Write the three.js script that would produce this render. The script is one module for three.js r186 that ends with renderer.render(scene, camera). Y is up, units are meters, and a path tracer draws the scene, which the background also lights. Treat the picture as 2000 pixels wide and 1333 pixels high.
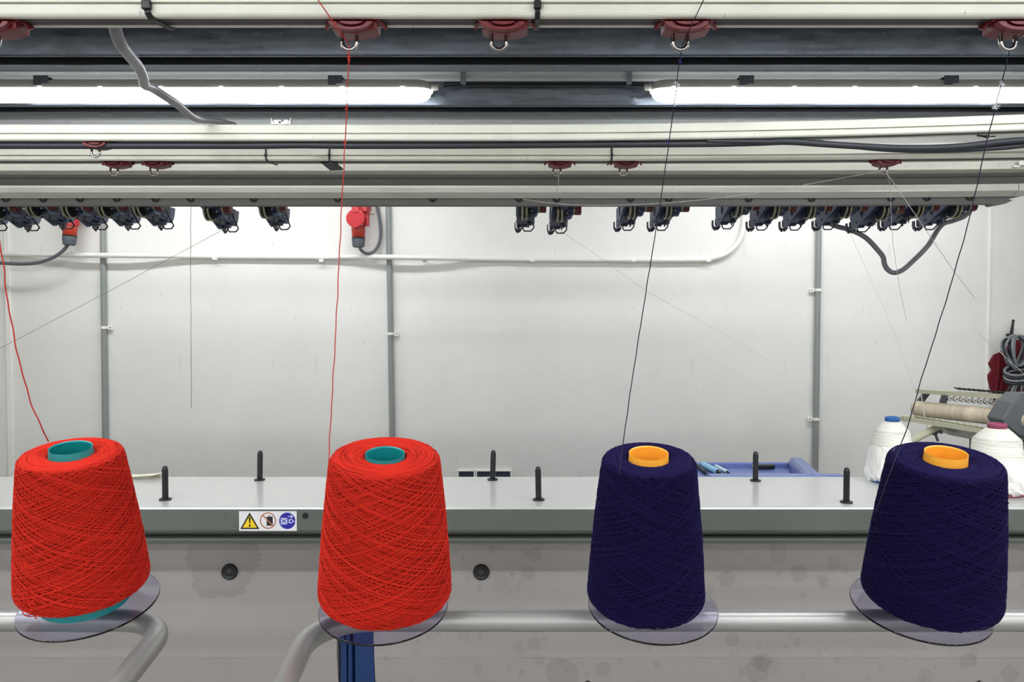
import * as THREE from 'three';
import { mergeGeometries } from 'three/addons/utils/BufferGeometryUtils.js';
import { RoundedBoxGeometry } from 'three/addons/geometries/RoundedBoxGeometry.js';
import { RectAreaLightUniformsLib } from 'three/addons/lights/RectAreaLightUniformsLib.js';
RectAreaLightUniformsLib.init();

// ---------------------------------------------------------------- camera, exposure
const F = 1480, PITCH = 1.7 * Math.PI / 180, EYE = 1.55;
const scene = new THREE.Scene();
scene.background = new THREE.Color(0x000000);
const camera = new THREE.PerspectiveCamera(2 * Math.atan(666.5 / F) * 180 / Math.PI, 2000 / 1333, 0.05, 60);
camera.position.set(0, EYE, 0);
camera.rotation.x = -PITCH;
const renderer = new THREE.WebGLRenderer({ antialias: true });
renderer.toneMapping = THREE.LinearToneMapping;
renderer.toneMappingExposure = 1.1;
renderer.shadowMap.enabled = true;

// lamps: the glow seen and the light given
const LAMP_GLOW = 9, LAMP_POWER = 50, OVER_POWER = 36, FAR_POWER = 28, LAMP_COLOR = 0xf8fcff;

// ---------------------------------------------------------------- helpers
// world point at distance Z in front of the lens plane, read off the photograph
function at(px, py, Z) {
  const x = (px - 1000) / F, y = (666.5 - py) / F, c = Math.cos(PITCH), s = Math.sin(PITCH);
  const k = Z / (c + y * s);
  return new THREE.Vector3(x * k, EYE + (y * c - s) * k, -Z);
}
const yOf = (py, Z) => at(1000, py, Z).y;
const xOf = (px, py, Z) => at(px, py, Z).x;
const V = (x, y, z) => new THREE.Vector3(x, y, z);
let seed = 7;
const rnd = () => { seed = (seed * 1664525 + 1013904223) >>> 0; return seed / 4294967296; };
const rr = (a, b) => a + (b - a) * rnd();

const used = {};
function numbered(n) { const k = used[n] = (used[n] ?? -1) + 1; return k ? `${n}_${String(k).padStart(3, '0')}` : n; }
function tag(o, label, category, group) { o.userData.label = label; o.userData.category = category; if (group) o.userData.group = group; return o; }
function thing(name, label, category, pos, group) {
  const o = new THREE.Group(); o.name = numbered(name); if (pos) o.position.copy(pos); scene.add(o);
  return tag(o, label, category, group);
}
function mesh(name, geo, mat, parent) {
  const m = new THREE.Mesh(geo, mat); m.name = parent ? name : numbered(name); m.castShadow = m.receiveShadow = true;
  (parent || scene).add(m); return m;
}
function struct(name, geo, mat, parent) { const m = mesh(name, geo, mat, parent); if (!parent) m.userData.kind = 'structure'; return m; }
function strip(g) {
  g = g.index ? g.toNonIndexed() : g;
  for (const k of Object.keys(g.attributes)) if (!['position', 'normal', 'uv', 'color'].includes(k)) g.deleteAttribute(k);
  return g;
}
function merge(list) { return mergeGeometries(list.map((g) => { g = strip(g); g.deleteAttribute('color'); return g; })); }
const move = (g, x, y, z) => g.translate(x, y, z);
const box = (w, h, d, x = 0, y = 0, z = 0) => new THREE.BoxGeometry(w, h, d).translate(x, y, z);
const rbox = (w, h, d, r, x = 0, y = 0, z = 0, s = 3) => new RoundedBoxGeometry(w, h, d, s, r).translate(x, y, z);
const cyl = (r1, r2, h, x = 0, y = 0, z = 0, n = 28, open = false) => new THREE.CylinderGeometry(r1, r2, h, n, 1, open).translate(x, y, z);
const lathe = (pts, n = 48) => new THREE.LatheGeometry(pts.map((p) => new THREE.Vector2(p[0], p[1])), n);
const curve = (pts, closed = false, t = 0.5) => new THREE.CatmullRomCurve3(pts, closed, 'centripetal', t);
const tube = (pts, r, seg = 40, radial = 10, closed = false) => new THREE.TubeGeometry(curve(pts, closed), seg, r, radial, closed);
function capped(pts, r, seg = 40, radial = 10) {
  const c = curve(pts), a = c.getPoint(0), b = c.getPoint(1);
  return merge([new THREE.TubeGeometry(c, seg, r, radial), new THREE.SphereGeometry(r, radial, 8).translate(a.x, a.y, a.z), new THREE.SphereGeometry(r, radial, 8).translate(b.x, b.y, b.z)]);
}
// bent wire with straight legs and sharp corners
function wire(pts, r, radial = 8) {
  const out = [];
  for (let i = 0; i < pts.length - 1; i++) {
    out.push(rod(pts[i], pts[i + 1], r, radial));
    if (i) out.push(new THREE.SphereGeometry(r, radial, 6).translate(pts[i].x, pts[i].y, pts[i].z));
  }
  return merge(out);
}
function rod(a, b, r, radial = 12, r2 = r) {
  const d = b.clone().sub(a), g = new THREE.CylinderGeometry(r2, r, d.length(), radial);
  g.applyQuaternion(new THREE.Quaternion().setFromUnitVectors(V(0, 1, 0), d.clone().normalize()));
  const m = a.clone().add(b).multiplyScalar(0.5); return g.translate(m.x, m.y, m.z);
}
// flat bar between two points: width across `side`, thickness across the rest
function bar(a, b, w, t, side = V(1, 0, 0)) {
  const y = b.clone().sub(a), L = y.length(); y.normalize();
  const x = side.clone().sub(y.clone().multiplyScalar(side.dot(y))).normalize(), z = x.clone().cross(y);
  const g = new THREE.BoxGeometry(w, L, t).applyMatrix4(new THREE.Matrix4().makeBasis(x, y, z)), m = a.clone().add(b).multiplyScalar(0.5);
  return g.translate(m.x, m.y, m.z);
}
const strap = (pts, w, t, side) => merge(pts.slice(1).map((p, i) => bar(pts[i], p, w, t, side)));
function shapeOf(pts) { const s = new THREE.Shape(); pts.forEach((p, i) => i ? s.lineTo(p[0], p[1]) : s.moveTo(p[0], p[1])); s.closePath(); return s; }
function extr(shape, depth, bevel = 0, seg = 2) {
  if (Array.isArray(shape)) shape = shapeOf(shape);
  return new THREE.ExtrudeGeometry(shape, { depth: depth - 2 * bevel, bevelEnabled: bevel > 0, bevelThickness: bevel, bevelSize: bevel, bevelOffset: -bevel, bevelSegments: seg, curveSegments: 20 }).translate(0, 0, bevel);
}
// a polygon in (y, z), drawn out along x; `lift(x)` bends it upwards
function sweepX(pts, x0, x1, n = 1, lift = null, ux = 1) {
  let area = 0; for (let i = 0; i < pts.length; i++) { const a = pts[i], b = pts[(i + 1) % pts.length]; area += a[1] * b[0] - b[1] * a[0]; }
  if (area < 0) pts = pts.slice().reverse();
  const pos = [], uv = [];
  const P = (p, x) => [x, p[0] + (lift ? lift(x) : 0), p[1]];
  let run = 0;
  for (let i = 0; i < pts.length; i++) {
    const a = pts[i], b = pts[(i + 1) % pts.length], L = Math.hypot(a[0] - b[0], a[1] - b[1]);
    for (let k = 0; k < n; k++) {
      const xa = x0 + (x1 - x0) * k / n, xb = x0 + (x1 - x0) * (k + 1) / n;
      for (const [p, x, v] of [[a, xa, 0], [a, xb, 0], [b, xb, L], [a, xa, 0], [b, xb, L], [b, xa, L]]) { pos.push(...P(p, x)); uv.push(x * ux, run + v); }
    }
    run += L;
  }
  for (const [x, flip] of [[x0, false], [x1, true]]) {
    const tris = THREE.ShapeUtils.triangulateShape(pts.map((p) => new THREE.Vector2(p[1], p[0])), []);
    for (const t of tris) for (const q of flip ? [...t].reverse() : t) { pos.push(...P(pts[q], x)); uv.push(pts[q][1], pts[q][0]); }
  }
  const g = new THREE.BufferGeometry();
  g.setAttribute('position', new THREE.Float32BufferAttribute(pos, 3)); g.setAttribute('uv', new THREE.Float32BufferAttribute(uv, 2));
  g.computeVertexNormals(); return g;
}
// a thread along points, with a reference direction for its frame
function strand(pts, r, radial = 4, ref = null, tint = null) {
  const n = pts.length, pos = new Float32Array(n * radial * 3), nor = new Float32Array(n * radial * 3), col = new Float32Array(n * radial * 3), idx = [];
  const T = V(0, 0, 0), N = V(0, 0, 0), B = V(0, 0, 0);
  for (let i = 0; i < n; i++) {
    T.copy(pts[Math.min(n - 1, i + 1)]).sub(pts[Math.max(0, i - 1)]).normalize();
    N.copy(ref ? ref(pts[i]) : V(0.13, 0.05, 1)); N.addScaledVector(T, -N.dot(T)).normalize(); B.crossVectors(T, N);
    const c = tint ? tint(i) : 1;
    for (let k = 0; k < radial; k++) {
      const a = k / radial * Math.PI * 2, o = (i * radial + k) * 3, ca = Math.cos(a), sa = Math.sin(a);
      for (const [j, q] of [['x', 0], ['y', 1], ['z', 2]]) { const d = N[j] * ca + B[j] * sa; nor[o + q] = d; pos[o + q] = pts[i][j] + d * r; col[o + q] = c; }
      if (i < n - 1) { const a0 = i * radial + k, a1 = i * radial + (k + 1) % radial; idx.push(a0, a1, a0 + radial, a1, a1 + radial, a0 + radial); }
    }
  }
  const g = new THREE.BufferGeometry();
  g.setAttribute('position', new THREE.BufferAttribute(pos, 3)); g.setAttribute('normal', new THREE.BufferAttribute(nor, 3)); g.setAttribute('color', new THREE.BufferAttribute(col, 3));
  g.setIndex(idx); return g;
}

// ---------------------------------------------------------------- noise and textures
function hash2(i, j, s) { let h = (i * 374761393 + j * 668265263 + s * 1442695041) | 0; h = Math.imul(h ^ (h >>> 13), 1274126177); return ((h ^ (h >>> 16)) >>> 0) / 4294967296; }
function vnoise(x, y, s, per) {
  const i = Math.floor(x), j = Math.floor(y), u = x - i, v = y - j, f = (t) => t * t * (3 - 2 * t), w = (a) => ((a % per) + per) % per;
  const a = hash2(w(i), w(j), s), b = hash2(w(i + 1), w(j), s), c = hash2(w(i), w(j + 1), s), d = hash2(w(i + 1), w(j + 1), s);
  return a + (b - a) * f(u) + (c - a) * f(v) + (a - b - c + d) * f(u) * f(v);
}
function fbm(x, y, s, per, oct = 4) { let t = 0, k = 0.5; for (let o = 0; o < oct; o++) { t += k * vnoise(x, y, s + o, per); x *= 2; y *= 2; per *= 2; k *= 0.5; } return t; }
function tex(w, h, fn, srgb = false) {
  const d = new Uint8Array(w * h * 4);
  for (let j = 0; j < h; j++) for (let i = 0; i < w; i++) {
    const c = fn(i / w, j / h), o = (j * w + i) * 4;
    if (typeof c === 'number') d[o] = d[o + 1] = d[o + 2] = Math.max(0, Math.min(255, c * 255)); else for (let k = 0; k < 3; k++) d[o + k] = Math.max(0, Math.min(255, c[k] * 255));
    d[o + 3] = 255;
  }
  const t = new THREE.DataTexture(d, w, h); t.wrapS = t.wrapT = THREE.RepeatWrapping; t.magFilter = THREE.LinearFilter; t.minFilter = THREE.LinearMipmapLinearFilter; t.generateMipmaps = true;
  if (srgb) t.colorSpace = THREE.SRGBColorSpace; t.needsUpdate = true; return t;
}
const rep = (t, x, y) => { const c = t.clone(); c.repeat.set(x, y); c.needsUpdate = true; return c; };
const tGrain = tex(256, 256, (u, v) => fbm(u * 24, v * 24, 3, 24, 4));
const tBrushed = tex(512, 256, (u, v) => 0.5 * vnoise(u * 6, v * 128, 5, 128) + 0.3 * vnoise(u * 20, v * 64, 9, 64) + 0.2 * hash2(Math.floor(u * 512), Math.floor(v * 256), 2));
// soiled off-white anodised rails: faint smears and specks
const tRail = tex(1024, 256, (u, v) => {
  let k = 0.97 + 0.05 * (vnoise(u * 10, v * 32, 41, 32) - 0.5) + 0.05 * (fbm(u * 40, v * 8, 44, 8, 3) - 0.45);
  if (hash2(Math.floor(u * 1024), Math.floor(v * 256), 77) > 0.9992) k *= 0.55;
  return [k, k, k * 0.985];
}, true);
// painted wall: roller texture, specks, faint scuffs
const tWall = tex(1024, 1024, (u, v) => {
  const s = fbm(u * 7, v * 7, 11, 7, 5), f = fbm(u * 60, v * 60, 17, 60, 2);
  let k = 0.965 + 0.05 * (s - 0.48) + 0.015 * (f - 0.4);
  const q = hash2(Math.floor(u * 512), Math.floor(v * 512), 23); if (q > 0.99994) k *= 0.78;
  const sc = vnoise(u * 60, v * 9, 31, 540); if (sc > 0.955) k *= 0.975;
  return [k, k * 0.999, k * 0.992];
}, true);
const tWallBump = tex(512, 512, (u, v) => fbm(u * 70, v * 70, 5, 70, 3));
const tFibre = tex(256, 256, (u, v) => 0.6 * vnoise(u * 60, v * 60, 6, 60) + 0.4 * vnoise(u * 120, v * 120, 8, 120));
const tFibreCol = tex(256, 256, (u, v) => 0.78 + 0.3 * (0.6 * vnoise(u * 70, v * 70, 6, 70) + 0.4 * vnoise(u * 24, v * 24, 8, 24)) - 0.05, true);

const std = (o) => new THREE.MeshStandardMaterial(o);
const phy = (o) => new THREE.MeshPhysicalMaterial(o);
const M = {
  wall: std({ color: 0xf5f3ef, map: tWall, roughness: 0.75, bumpMap: tWallBump, bumpScale: 0.0006 }),
  floor: std({ color: 0x8f8e8a, map: tWall, roughness: 0.6 }),
  trim: std({ color: 0xf4f1ea, roughness: 0.5 }),
  deck: std({ color: 0x596069, roughness: 0.42, metalness: 0.55, roughnessMap: tBrushed, bumpMap: rep(tBrushed, 1, 1), bumpScale: 0.0002 }),
  slot: std({ color: 0x0d141d, roughness: 0.6 }),  // near-black stands in for the shade inside the deck recesses
  litBand: std({ color: 0xdfe2e4, roughness: 0.4, metalness: 0.2, roughnessMap: tBrushed }),  // pale grey carries the brightness of the lit web bands
  rail: std({ color: 0xdddbd1, map: tRail, roughness: 0.42, metalness: 0.0 }),
  railDark: std({ color: 0x4a4644, roughness: 0.6, metalness: 0.2 }),
  beam: std({ color: 0xdad9d2, map: tRail, roughness: 0.38, metalness: 0.25 }),
  lip: std({ color: 0x6f6e6c, roughness: 0.5, metalness: 0.3 }),
  red: std({ color: 0x66121a, roughness: 0.42 }),
  chrome: std({ color: 0x9f9b96, roughness: 0.13, metalness: 1 }),
  steel: std({ color: 0xa9a8a4, roughness: 0.32, metalness: 0.9 }),
  black: std({ color: 0x0b0c10, roughness: 0.42 }),
  rubber: std({ color: 0x14151a, roughness: 0.55 }),
  navyPlastic: std({ color: 0x1b2442, roughness: 0.5 }),
  slatePlastic: std({ color: 0x4c5872, roughness: 0.5 }),
  darkSlate: std({ color: 0x2b3242, roughness: 0.55 }),
  maroon: std({ color: 0x560e18, roughness: 0.4 }),
  ivoryRim: std({ color: 0x8f8c74, roughness: 0.4, metalness: 0.5 }),
  amber: std({ color: 0xf0ac2c, roughness: 0.5 }),
  greyCable: std({ color: 0x5e6266, roughness: 0.5 }),
  darkCable: std({ color: 0x272a30, roughness: 0.5 }),
  hose: std({ color: 0x737176, roughness: 0.42 }),
  conduit: std({ color: 0x8d928f, roughness: 0.45 }),
  whitePipe: std({ color: 0xf0ede6, roughness: 0.45 }),
  lampBody: std({ color: 0xb9b4ab, roughness: 0.5 }),
  lampGlow: std({ color: 0xffffff, roughness: 0.5, emissive: LAMP_COLOR, emissiveIntensity: LAMP_GLOW }),
  trunk: std({ color: 0xd5d8d4, roughness: 0.5 }),
  clipGrey: std({ color: 0xa3a6aa, roughness: 0.45, metalness: 0.3 }),
  shelf: phy({ color: 0xb9b9b5, roughness: 0.22, ior: 1.9 }),
  fascia: std({ color: 0x595d58, roughness: 0.4, map: tRail }),  // darker copy of the shelf grey, standing in for its shaded front
  teal: std({ color: 0x0d7f80, roughness: 0.4 }),
  orangeCore: std({ color: 0xf5a833, roughness: 0.42 }),
  tubeSilver: std({ color: 0xa3a19e, roughness: 0.4, metalness: 0.6, bumpMap: tGrain, bumpScale: 0.0001 }),
  bluePost: std({ color: 0x0b2f60, roughness: 0.33 }),
  acrylic: phy({ color: 0xffffff, roughness: 0.03, transmission: 1, thickness: 0.003, ior: 1.49, attenuationColor: new THREE.Color(0x7068e0), attenuationDistance: 0.03 }),
  ceeRed: std({ color: 0xb4242a, roughness: 0.28 }),
  ceeOrange: std({ color: 0xbb3c28, roughness: 0.35 }),
  ceeGrey: std({ color: 0x565d62, roughness: 0.55 }),
  white: std({ color: 0xf3f1ec, roughness: 0.4 }),
  blueTray: std({ color: 0x6070a6, roughness: 0.38 }),
  spoolWhite: phy({ color: 0xe4e1d6, roughness: 0.65, sheen: 0.3, sheenRoughness: 0.5, bumpMap: rep(tBrushed, 1, 6), bumpScale: 0.0006 }),
  film: phy({ color: 0xffffff, roughness: 0.18, transmission: 0.62, thickness: 0, ior: 1.45, side: THREE.DoubleSide }),
  capBlue: std({ color: 0x1f5da0, roughness: 0.35 }),
  capPlum: std({ color: 0x94405c, roughness: 0.4 }),
  khaki: std({ color: 0xbab79d, roughness: 0.45 }),
  winderGrey: std({ color: 0x52565a, roughness: 0.4 }),
  cloth: phy({ color: 0x680b1a, roughness: 0.85, sheen: 0.3, sheenRoughness: 0.6 }),
};
// ---------------------------------------------------------------- the room
const WZ = 3.55, RX0 = -4.2, RX1 = 4.2, BACK = 5.2;
struct('floor', box(RX1 - RX0 + 0.4, 0.1, WZ + BACK + 0.4, 0, -0.05, (BACK - WZ) / 2), M.floor);
function wallPlane(name, w, h, d, x, y, z, repX) {
  const g = box(w, h, d, x, y, z), uv = g.attributes.uv, p = g.attributes.position, n = g.attributes.normal;
  for (let i = 0; i < uv.count; i++) uv.setXY(i, (Math.abs(n.getX(i)) > 0.5 ? p.getZ(i) : p.getX(i)) / 2.4, p.getY(i) / 2.4);
  return struct(name, g, M.wall);
}
const HTOP = 2.78;
wallPlane('wall_back', RX1 - RX0 + 0.4, HTOP, 0.12, 0, HTOP / 2, -WZ - 0.06);
wallPlane('wall_left', 0.12, HTOP, WZ + BACK, RX0 - 0.06, HTOP / 2, (BACK - WZ) / 2);
wallPlane('wall_right', 0.12, HTOP, WZ + BACK, RX1 + 0.06, HTOP / 2, (BACK - WZ) / 2);
wallPlane('wall_front', RX1 - RX0 + 0.4, HTOP, 0.12, 0, HTOP / 2, BACK + 0.06);
// cover strips over the joints of the wall boards
{
  const a = at(17, 600, WZ), b = at(1931, 600, WZ);
  struct('trim_1', rbox(0.026, HTOP - 0.35, 0.01, 0.003, a.x, (HTOP - 0.35) / 2, -WZ + 0.004), M.trim);
  struct('trim_2', rbox(0.012, HTOP - 0.35, 0.006, 0.002, b.x, (HTOP - 0.35) / 2, -WZ + 0.002), M.trim);
}
// deep-rib steel deck: 0.6 m pitch, ribs run along x
{
  const Yb = yOf(110, 2.555), top = Yb + 0.225, pts = [];
  // walk from behind the camera to the far wall along the underside, then back along the top
  const under = [];
  for (let k = -13; k <= 1; k++) {
    const z0 = 2.555 + 0.6 * k;           // near edge of the rib's bottom flange
    if (z0 - 0.06 < -BACK) continue;
    under.push([top, -(z0 - 0.085)], [top - 0.006, -(z0 - 0.078)], [Yb + 0.172, -(z0 - 0.05)], [Yb + 0.166, -(z0 - 0.052)], [Yb + 0.136, -(z0 - 0.046)], [Yb + 0.132, -(z0 - 0.03)],
      [Yb + 0.006, -(z0 - 0.003)], [Yb + 0.0015, -(z0 - 0.001)], [Yb, -(z0 + 0.002)], [Yb, -(z0 + 0.006)], [Yb + 0.11, -(z0 + 0.0065)], [Yb + 0.11, -(z0 + 0.0865)], [Yb, -(z0 + 0.087)], [Yb, -(z0 + 0.09)], [Yb + 0.005, -(z0 + 0.093)], [Yb + 0.13, -(z0 + 0.12)], [top, -(z0 + 0.175)]);
  }
  under.push([top, -WZ - 0.1], [top + 0.12, -WZ - 0.1], [top + 0.12, BACK + 0.1], [top, BACK + 0.1]);
  const deck = struct('ceiling', sweepX(under, RX0 - 0.1, RX1 + 0.1, 1), M.deck);
  for (let k = -13; k <= 1; k++) { const z0 = 2.555 + 0.6 * k; if (z0 - 0.06 < -BACK) continue; mesh('slot_shade_lining', merge([box(RX1 - RX0, 0.106, 0.002, 0, Yb + 0.055, -(z0 + 0.0852)), box(RX1 - RX0, 0.106, 0.002, 0, Yb + 0.055, -(z0 + 0.0078)), box(RX1 - RX0, 0.002, 0.076, 0, Yb + 0.108, -(z0 + 0.0465))]), M.slot, deck); }  // dark lining added to deepen the shade inside each recess
  // pale channels added along the webs in place of their lit bands
  const chan = (n, Z, a, b, c) => { const ya = yOf(a, Z), yb = yOf(b, Z), yc = yOf(c, Z); struct(n, sweepX([[ya, -Z - 0.02], [ya, -Z], [yb + 0.002, -Z], [yb + 0.001, -Z + 0.003], [yb - 0.002, -Z + 0.003], [yb - 0.003, -Z], [yc, -Z - 0.012], [yc, -Z - 0.03]], RX0, RX1, 1), M.litBand); };
  chan('trim_3', 3.06, 122, 140, 145); chan('trim_4', 3.4, 214, 234, 243);
}

// ---------------------------------------------------------------- luminaires
function stadium(len, w, inset, y, n = 14) {
  const r = w / 2 - inset, e = 1.5, L = len / 2 - w / 2 * e, out = [];
  for (let i = 0; i <= n; i++) { const a = -Math.PI / 2 + Math.PI * i / n; out.push(V(L + Math.cos(a) * r * e, y, Math.sin(a) * r)); }
  for (let i = 0; i <= n; i++) { const a = Math.PI / 2 + Math.PI * i / n; out.push(V(-L + Math.cos(a) * r * e, y, Math.sin(a) * r)); }
  return out;
}
function loft(rings, capEnds = true) {
  const pos = [], m = rings[0].length, tri = (a, b, c) => pos.push(a.x, a.y, a.z, b.x, b.y, b.z, c.x, c.y, c.z);
  for (let k = 0; k < rings.length - 1; k++) for (let i = 0; i < m; i++) {
    const a = rings[k][i], b = rings[k][(i + 1) % m], c = rings[k + 1][i], d = rings[k + 1][(i + 1) % m]; tri(a, b, c); tri(b, d, c);
  }
  if (capEnds) for (const [ring, f] of [[rings[0], 1], [rings[rings.length - 1], 0]]) {
    const c = V(0, 0, 0); ring.forEach((p) => c.add(p)); c.multiplyScalar(1 / m);
    for (let i = 0; i < m; i++) f ? tri(c, ring[(i + 1) % m], ring[i]) : tri(c, ring[i], ring[(i + 1) % m]);
  }
  const g = new THREE.BufferGeometry(); g.setAttribute('position', new THREE.Float32BufferAttribute(pos, 3));
  g.setAttribute('uv', new THREE.Float32BufferAttribute(new Float32Array(pos.length / 3 * 2), 2));
  g.computeVertexNormals(); return g;
}
const LZ = 2.95, LY = yOf(171, LZ - 0.045);
function luminaire(xc, len, zc, label, brackets, power = LAMP_POWER) {
  const o = thing('batten_luminaire', label, 'luminaire', V(xc, LY, -zc), 'ceiling luminaires');
  mesh('housing', loft([stadium(len, 0.09, 0.016, 0.036), stadium(len, 0.09, 0.008, 0.032), stadium(len, 0.09, 0.003, 0.006), stadium(len, 0.09, 0.002, 0)]), M.lampBody, o);
  mesh('diffuser', loft([stadium(len, 0.09, 0, 0), stadium(len, 0.09, 0.0, -0.006), stadium(len, 0.09, 0.004, -0.01), stadium(len, 0.09, 0.006, -0.022), stadium(len, 0.09, 0.014, -0.034), stadium(len, 0.09, 0.026, -0.041), stadium(len, 0.09, 0.04, -0.044)]), M.lampGlow, o);
  for (let x = -len / 2 + 0.08; x < len / 2 - 0.05; x += 0.23) mesh('glowing_latch', rbox(0.016, 0.006, 0.092, 0.002, x, 0.001, 0), M.lampGlow, o);  // latches emit no light themselves; the lamp glow is added to them
  for (const s of [-1, 1]) mesh('cable_gland', cyl(0.012, 0.015, 0.026, 0, 0, 0, 16).rotateZ(s * -Math.PI / 2).translate(s * (len / 2 + 0.008), 0.018, -0.01), M.lampBody, o);
  for (const bx of brackets) {
    const b = mesh('mounting_bracket', merge([box(0.055, 0.004, 0.07, bx, 0.04, 0), box(0.055, 0.03, 0.003, bx, 0.03, 0.047), box(0.03, 0.022, 0.003, bx - 0.012, 0.018, 0.049), box(0.01, 0.004, 0.12, bx, 0.042, -0.08)]), M.greyCable, o);
    mesh('screw', new THREE.SphereGeometry(0.003, 10, 8).translate(bx - 0.01, 0.033, 0.049), M.chrome, b);
    mesh('screw', new THREE.SphereGeometry(0.003, 10, 8).translate(bx + 0.014, 0.031, 0.049), M.chrome, b);
  }
  const l = new THREE.RectAreaLight(LAMP_COLOR, power, len - 0.08, 0.06); l.position.set(xc, LY - 0.05, -zc); l.rotation.x = -Math.PI / 2; l.name = 'lamp_light'; scene.add(l);
  return o;
}
{
  const xr = xOf(845, 184, LZ), xl = xOf(1270, 184, LZ), len = 1.8, len2 = 1.58;
  const bx = (px, c) => xOf(px, 150, LZ - 0.045) - c;
  const c1 = xr - len / 2, c2 = xl + len2 / 2;
  luminaire(c1, len, LZ, 'lit white batten luminaire at the left, behind the grey looping hose', [bx(80, c1), bx(655, c1)], FAR_POWER);
  luminaire(c2, len2, LZ, 'lit white batten luminaire at the right, crossed by the navy threads', [bx(1458, c2), bx(1858, c2)], FAR_POWER);
  for (const [z, w] of [[1.05, 'over the cones'], [-0.1, 'over the camera'], [-1.6, 'of the unseen fill row just behind the camera'], [-3.1, 'of the added fill row further behind the camera'], [-4.6, 'of the added fill row at the rear of the room']])
    for (const [c, s] of z > -1 ? [[c1, 'left'], [c2, 'right']] : [[c1 - 2, 'leftmost'], [c1, 'second'], [c2, 'third'], [c2 + 2, 'rightmost']]) luminaire(c, len, z, `lit batten luminaire ${w}, ${s} one`, [-0.5, 0.5], z > 0 ? OVER_POWER : LAMP_POWER);  // unseen rear rows and outer lamps added as fill for wall and fronts
}
// pale cable trunking along the rib, with the lamp leads clipped under it
{
  const Z = 3.085, yt = yOf(146, Z), yb = yOf(157.3, Z);
  const t = thing('cable_trunking', 'pale plastic cable trunking running along above the two luminaires', 'trunking', V(0, (yt + yb) / 2, -Z));
  mesh('duct', rbox(7.6, yt - yb, 0.03, 0.003), M.trunk, t);
  for (const px of [905, 1228]) {
    const x = xOf(px, 160, Z - 0.02), h = yOf(148, Z - 0.02) - yOf(172.5, Z - 0.02);
    mesh('cable_clip', merge([rbox(0.021, h, 0.006, 0.002, x, -0.012, 0.03), box(0.019, 0.006, 0.018, x, 0.009, 0.022), box(0.02, 0.003, 0.03, x, -0.012 - h / 2 + 0.0015, 0.016)]), M.clipGrey, t);
  }
  for (const [k, py] of [[0, 161], [1, 166]]) {
    const a = at(868, py + (k ? 3 : 2), Z - 0.07), b = at(905, py + 1, Z - 0.022), c = at(1228, py + 1, Z - 0.022), d = at(1262, py + 3, Z - 0.07);
    tag(mesh('lamp_lead', tube([a, b, at(1065, py + 0.5, Z - 0.022), c, d], 0.0045, 60, 8), M.darkCable),
      k ? 'lower grey lamp lead strung between the two luminaires' : 'upper grey lamp lead strung between the two luminaires', 'cable');
  }
}

// ---------------------------------------------------------------- wall services
function conduit(pts, label, saddles) {
  const P = pts.map(([px, py]) => at(px, py, WZ - 0.016)); const d = P[1].clone().sub(P[0]).multiplyScalar(1 / (P[1].y - P[0].y));
  const top = P[0].clone().addScaledVector(d, 2.4 - P[0].y), bot = P[0].clone().addScaledVector(d, -P[0].y + 0.01);
  const o = thing('wall_conduit', label, 'conduit', null, 'grey wall conduits');
  mesh('pipe', rod(bot, top, 0.0128, 20), M.conduit, o);
  for (const [py, side] of saddles) {
    const c = P[0].clone().addScaledVector(d, yOf(py, WZ) - P[0].y);
    const s = mesh('saddle', merge([cyl(0.0155, 0.0155, 0.012, c.x, c.y, c.z, 20), box(0.05, 0.012, 0.006, c.x + side * 0.012, c.y, -WZ + 0.004), rbox(0.022, 0.02, 0.012, 0.002, c.x + side * 0.027, c.y - 0.002, -WZ + 0.009)]), M.trim, o);
    mesh('screw', cyl(0.004, 0.004, 0.003, 0, 0, 0, 12).rotateX(Math.PI / 2).translate(c.x + side * 0.029, c.y, -WZ + 0.016), M.chrome, s);
  }
  return o;
}
conduit([[201, 450], [205.5, 850]], 'grey vertical conduit on the white wall at the left, near the orange plug', [[640, 1]]);
conduit([[758.6, 410], [766, 850]], 'grey vertical conduit just right of the red wall socket', [[652, 1]]);
conduit([[1599, 460], [1593, 900]], 'grey vertical conduit on the white wall at the right, over the blue tray', [[567, -1], [818, -1]]);
{
  const o = thing('wall_pipe', 'white painted pipe running along the wall and bending up at its right end', 'pipe');
  const z = WZ - 0.017, zo = WZ - 0.05;
  const P = [[-420, 495, z], [-150, 496, z], [-40, 496, z], [60, 497, WZ - 0.03], [150, 498.5, zo + 0.004], [205, 499, zo], [270, 499.5, zo + 0.004], [360, 500.5, WZ - 0.025], [430, 501.5, z], [560, 502.5, z], [628, 503, z], [690, 502, WZ - 0.028], [764, 502.5, zo], [840, 504, zo + 0.006], [950, 506, z], [1040, 507, z], [1240, 508, z], [1340, 508, z], [1385, 506, z], [1420, 495, z], [1443, 472, z], [1452, 445, z], [1456, 400, z], [1460, 330, z]].map((p) => at(...p));
  mesh('pipe', new THREE.TubeGeometry(curve(P), 260, 0.0118, 14), M.whitePipe, o);
  for (const px of [420, 628, 830, 1040, 1237, 1383]) { const c = at(px, px < 500 ? 506 : 510, z - 0.008); mesh('pipe_clip', rbox(0.022, 0.012, 0.022, 0.003, c.x, c.y, c.z), M.whitePipe, o); }
}
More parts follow.
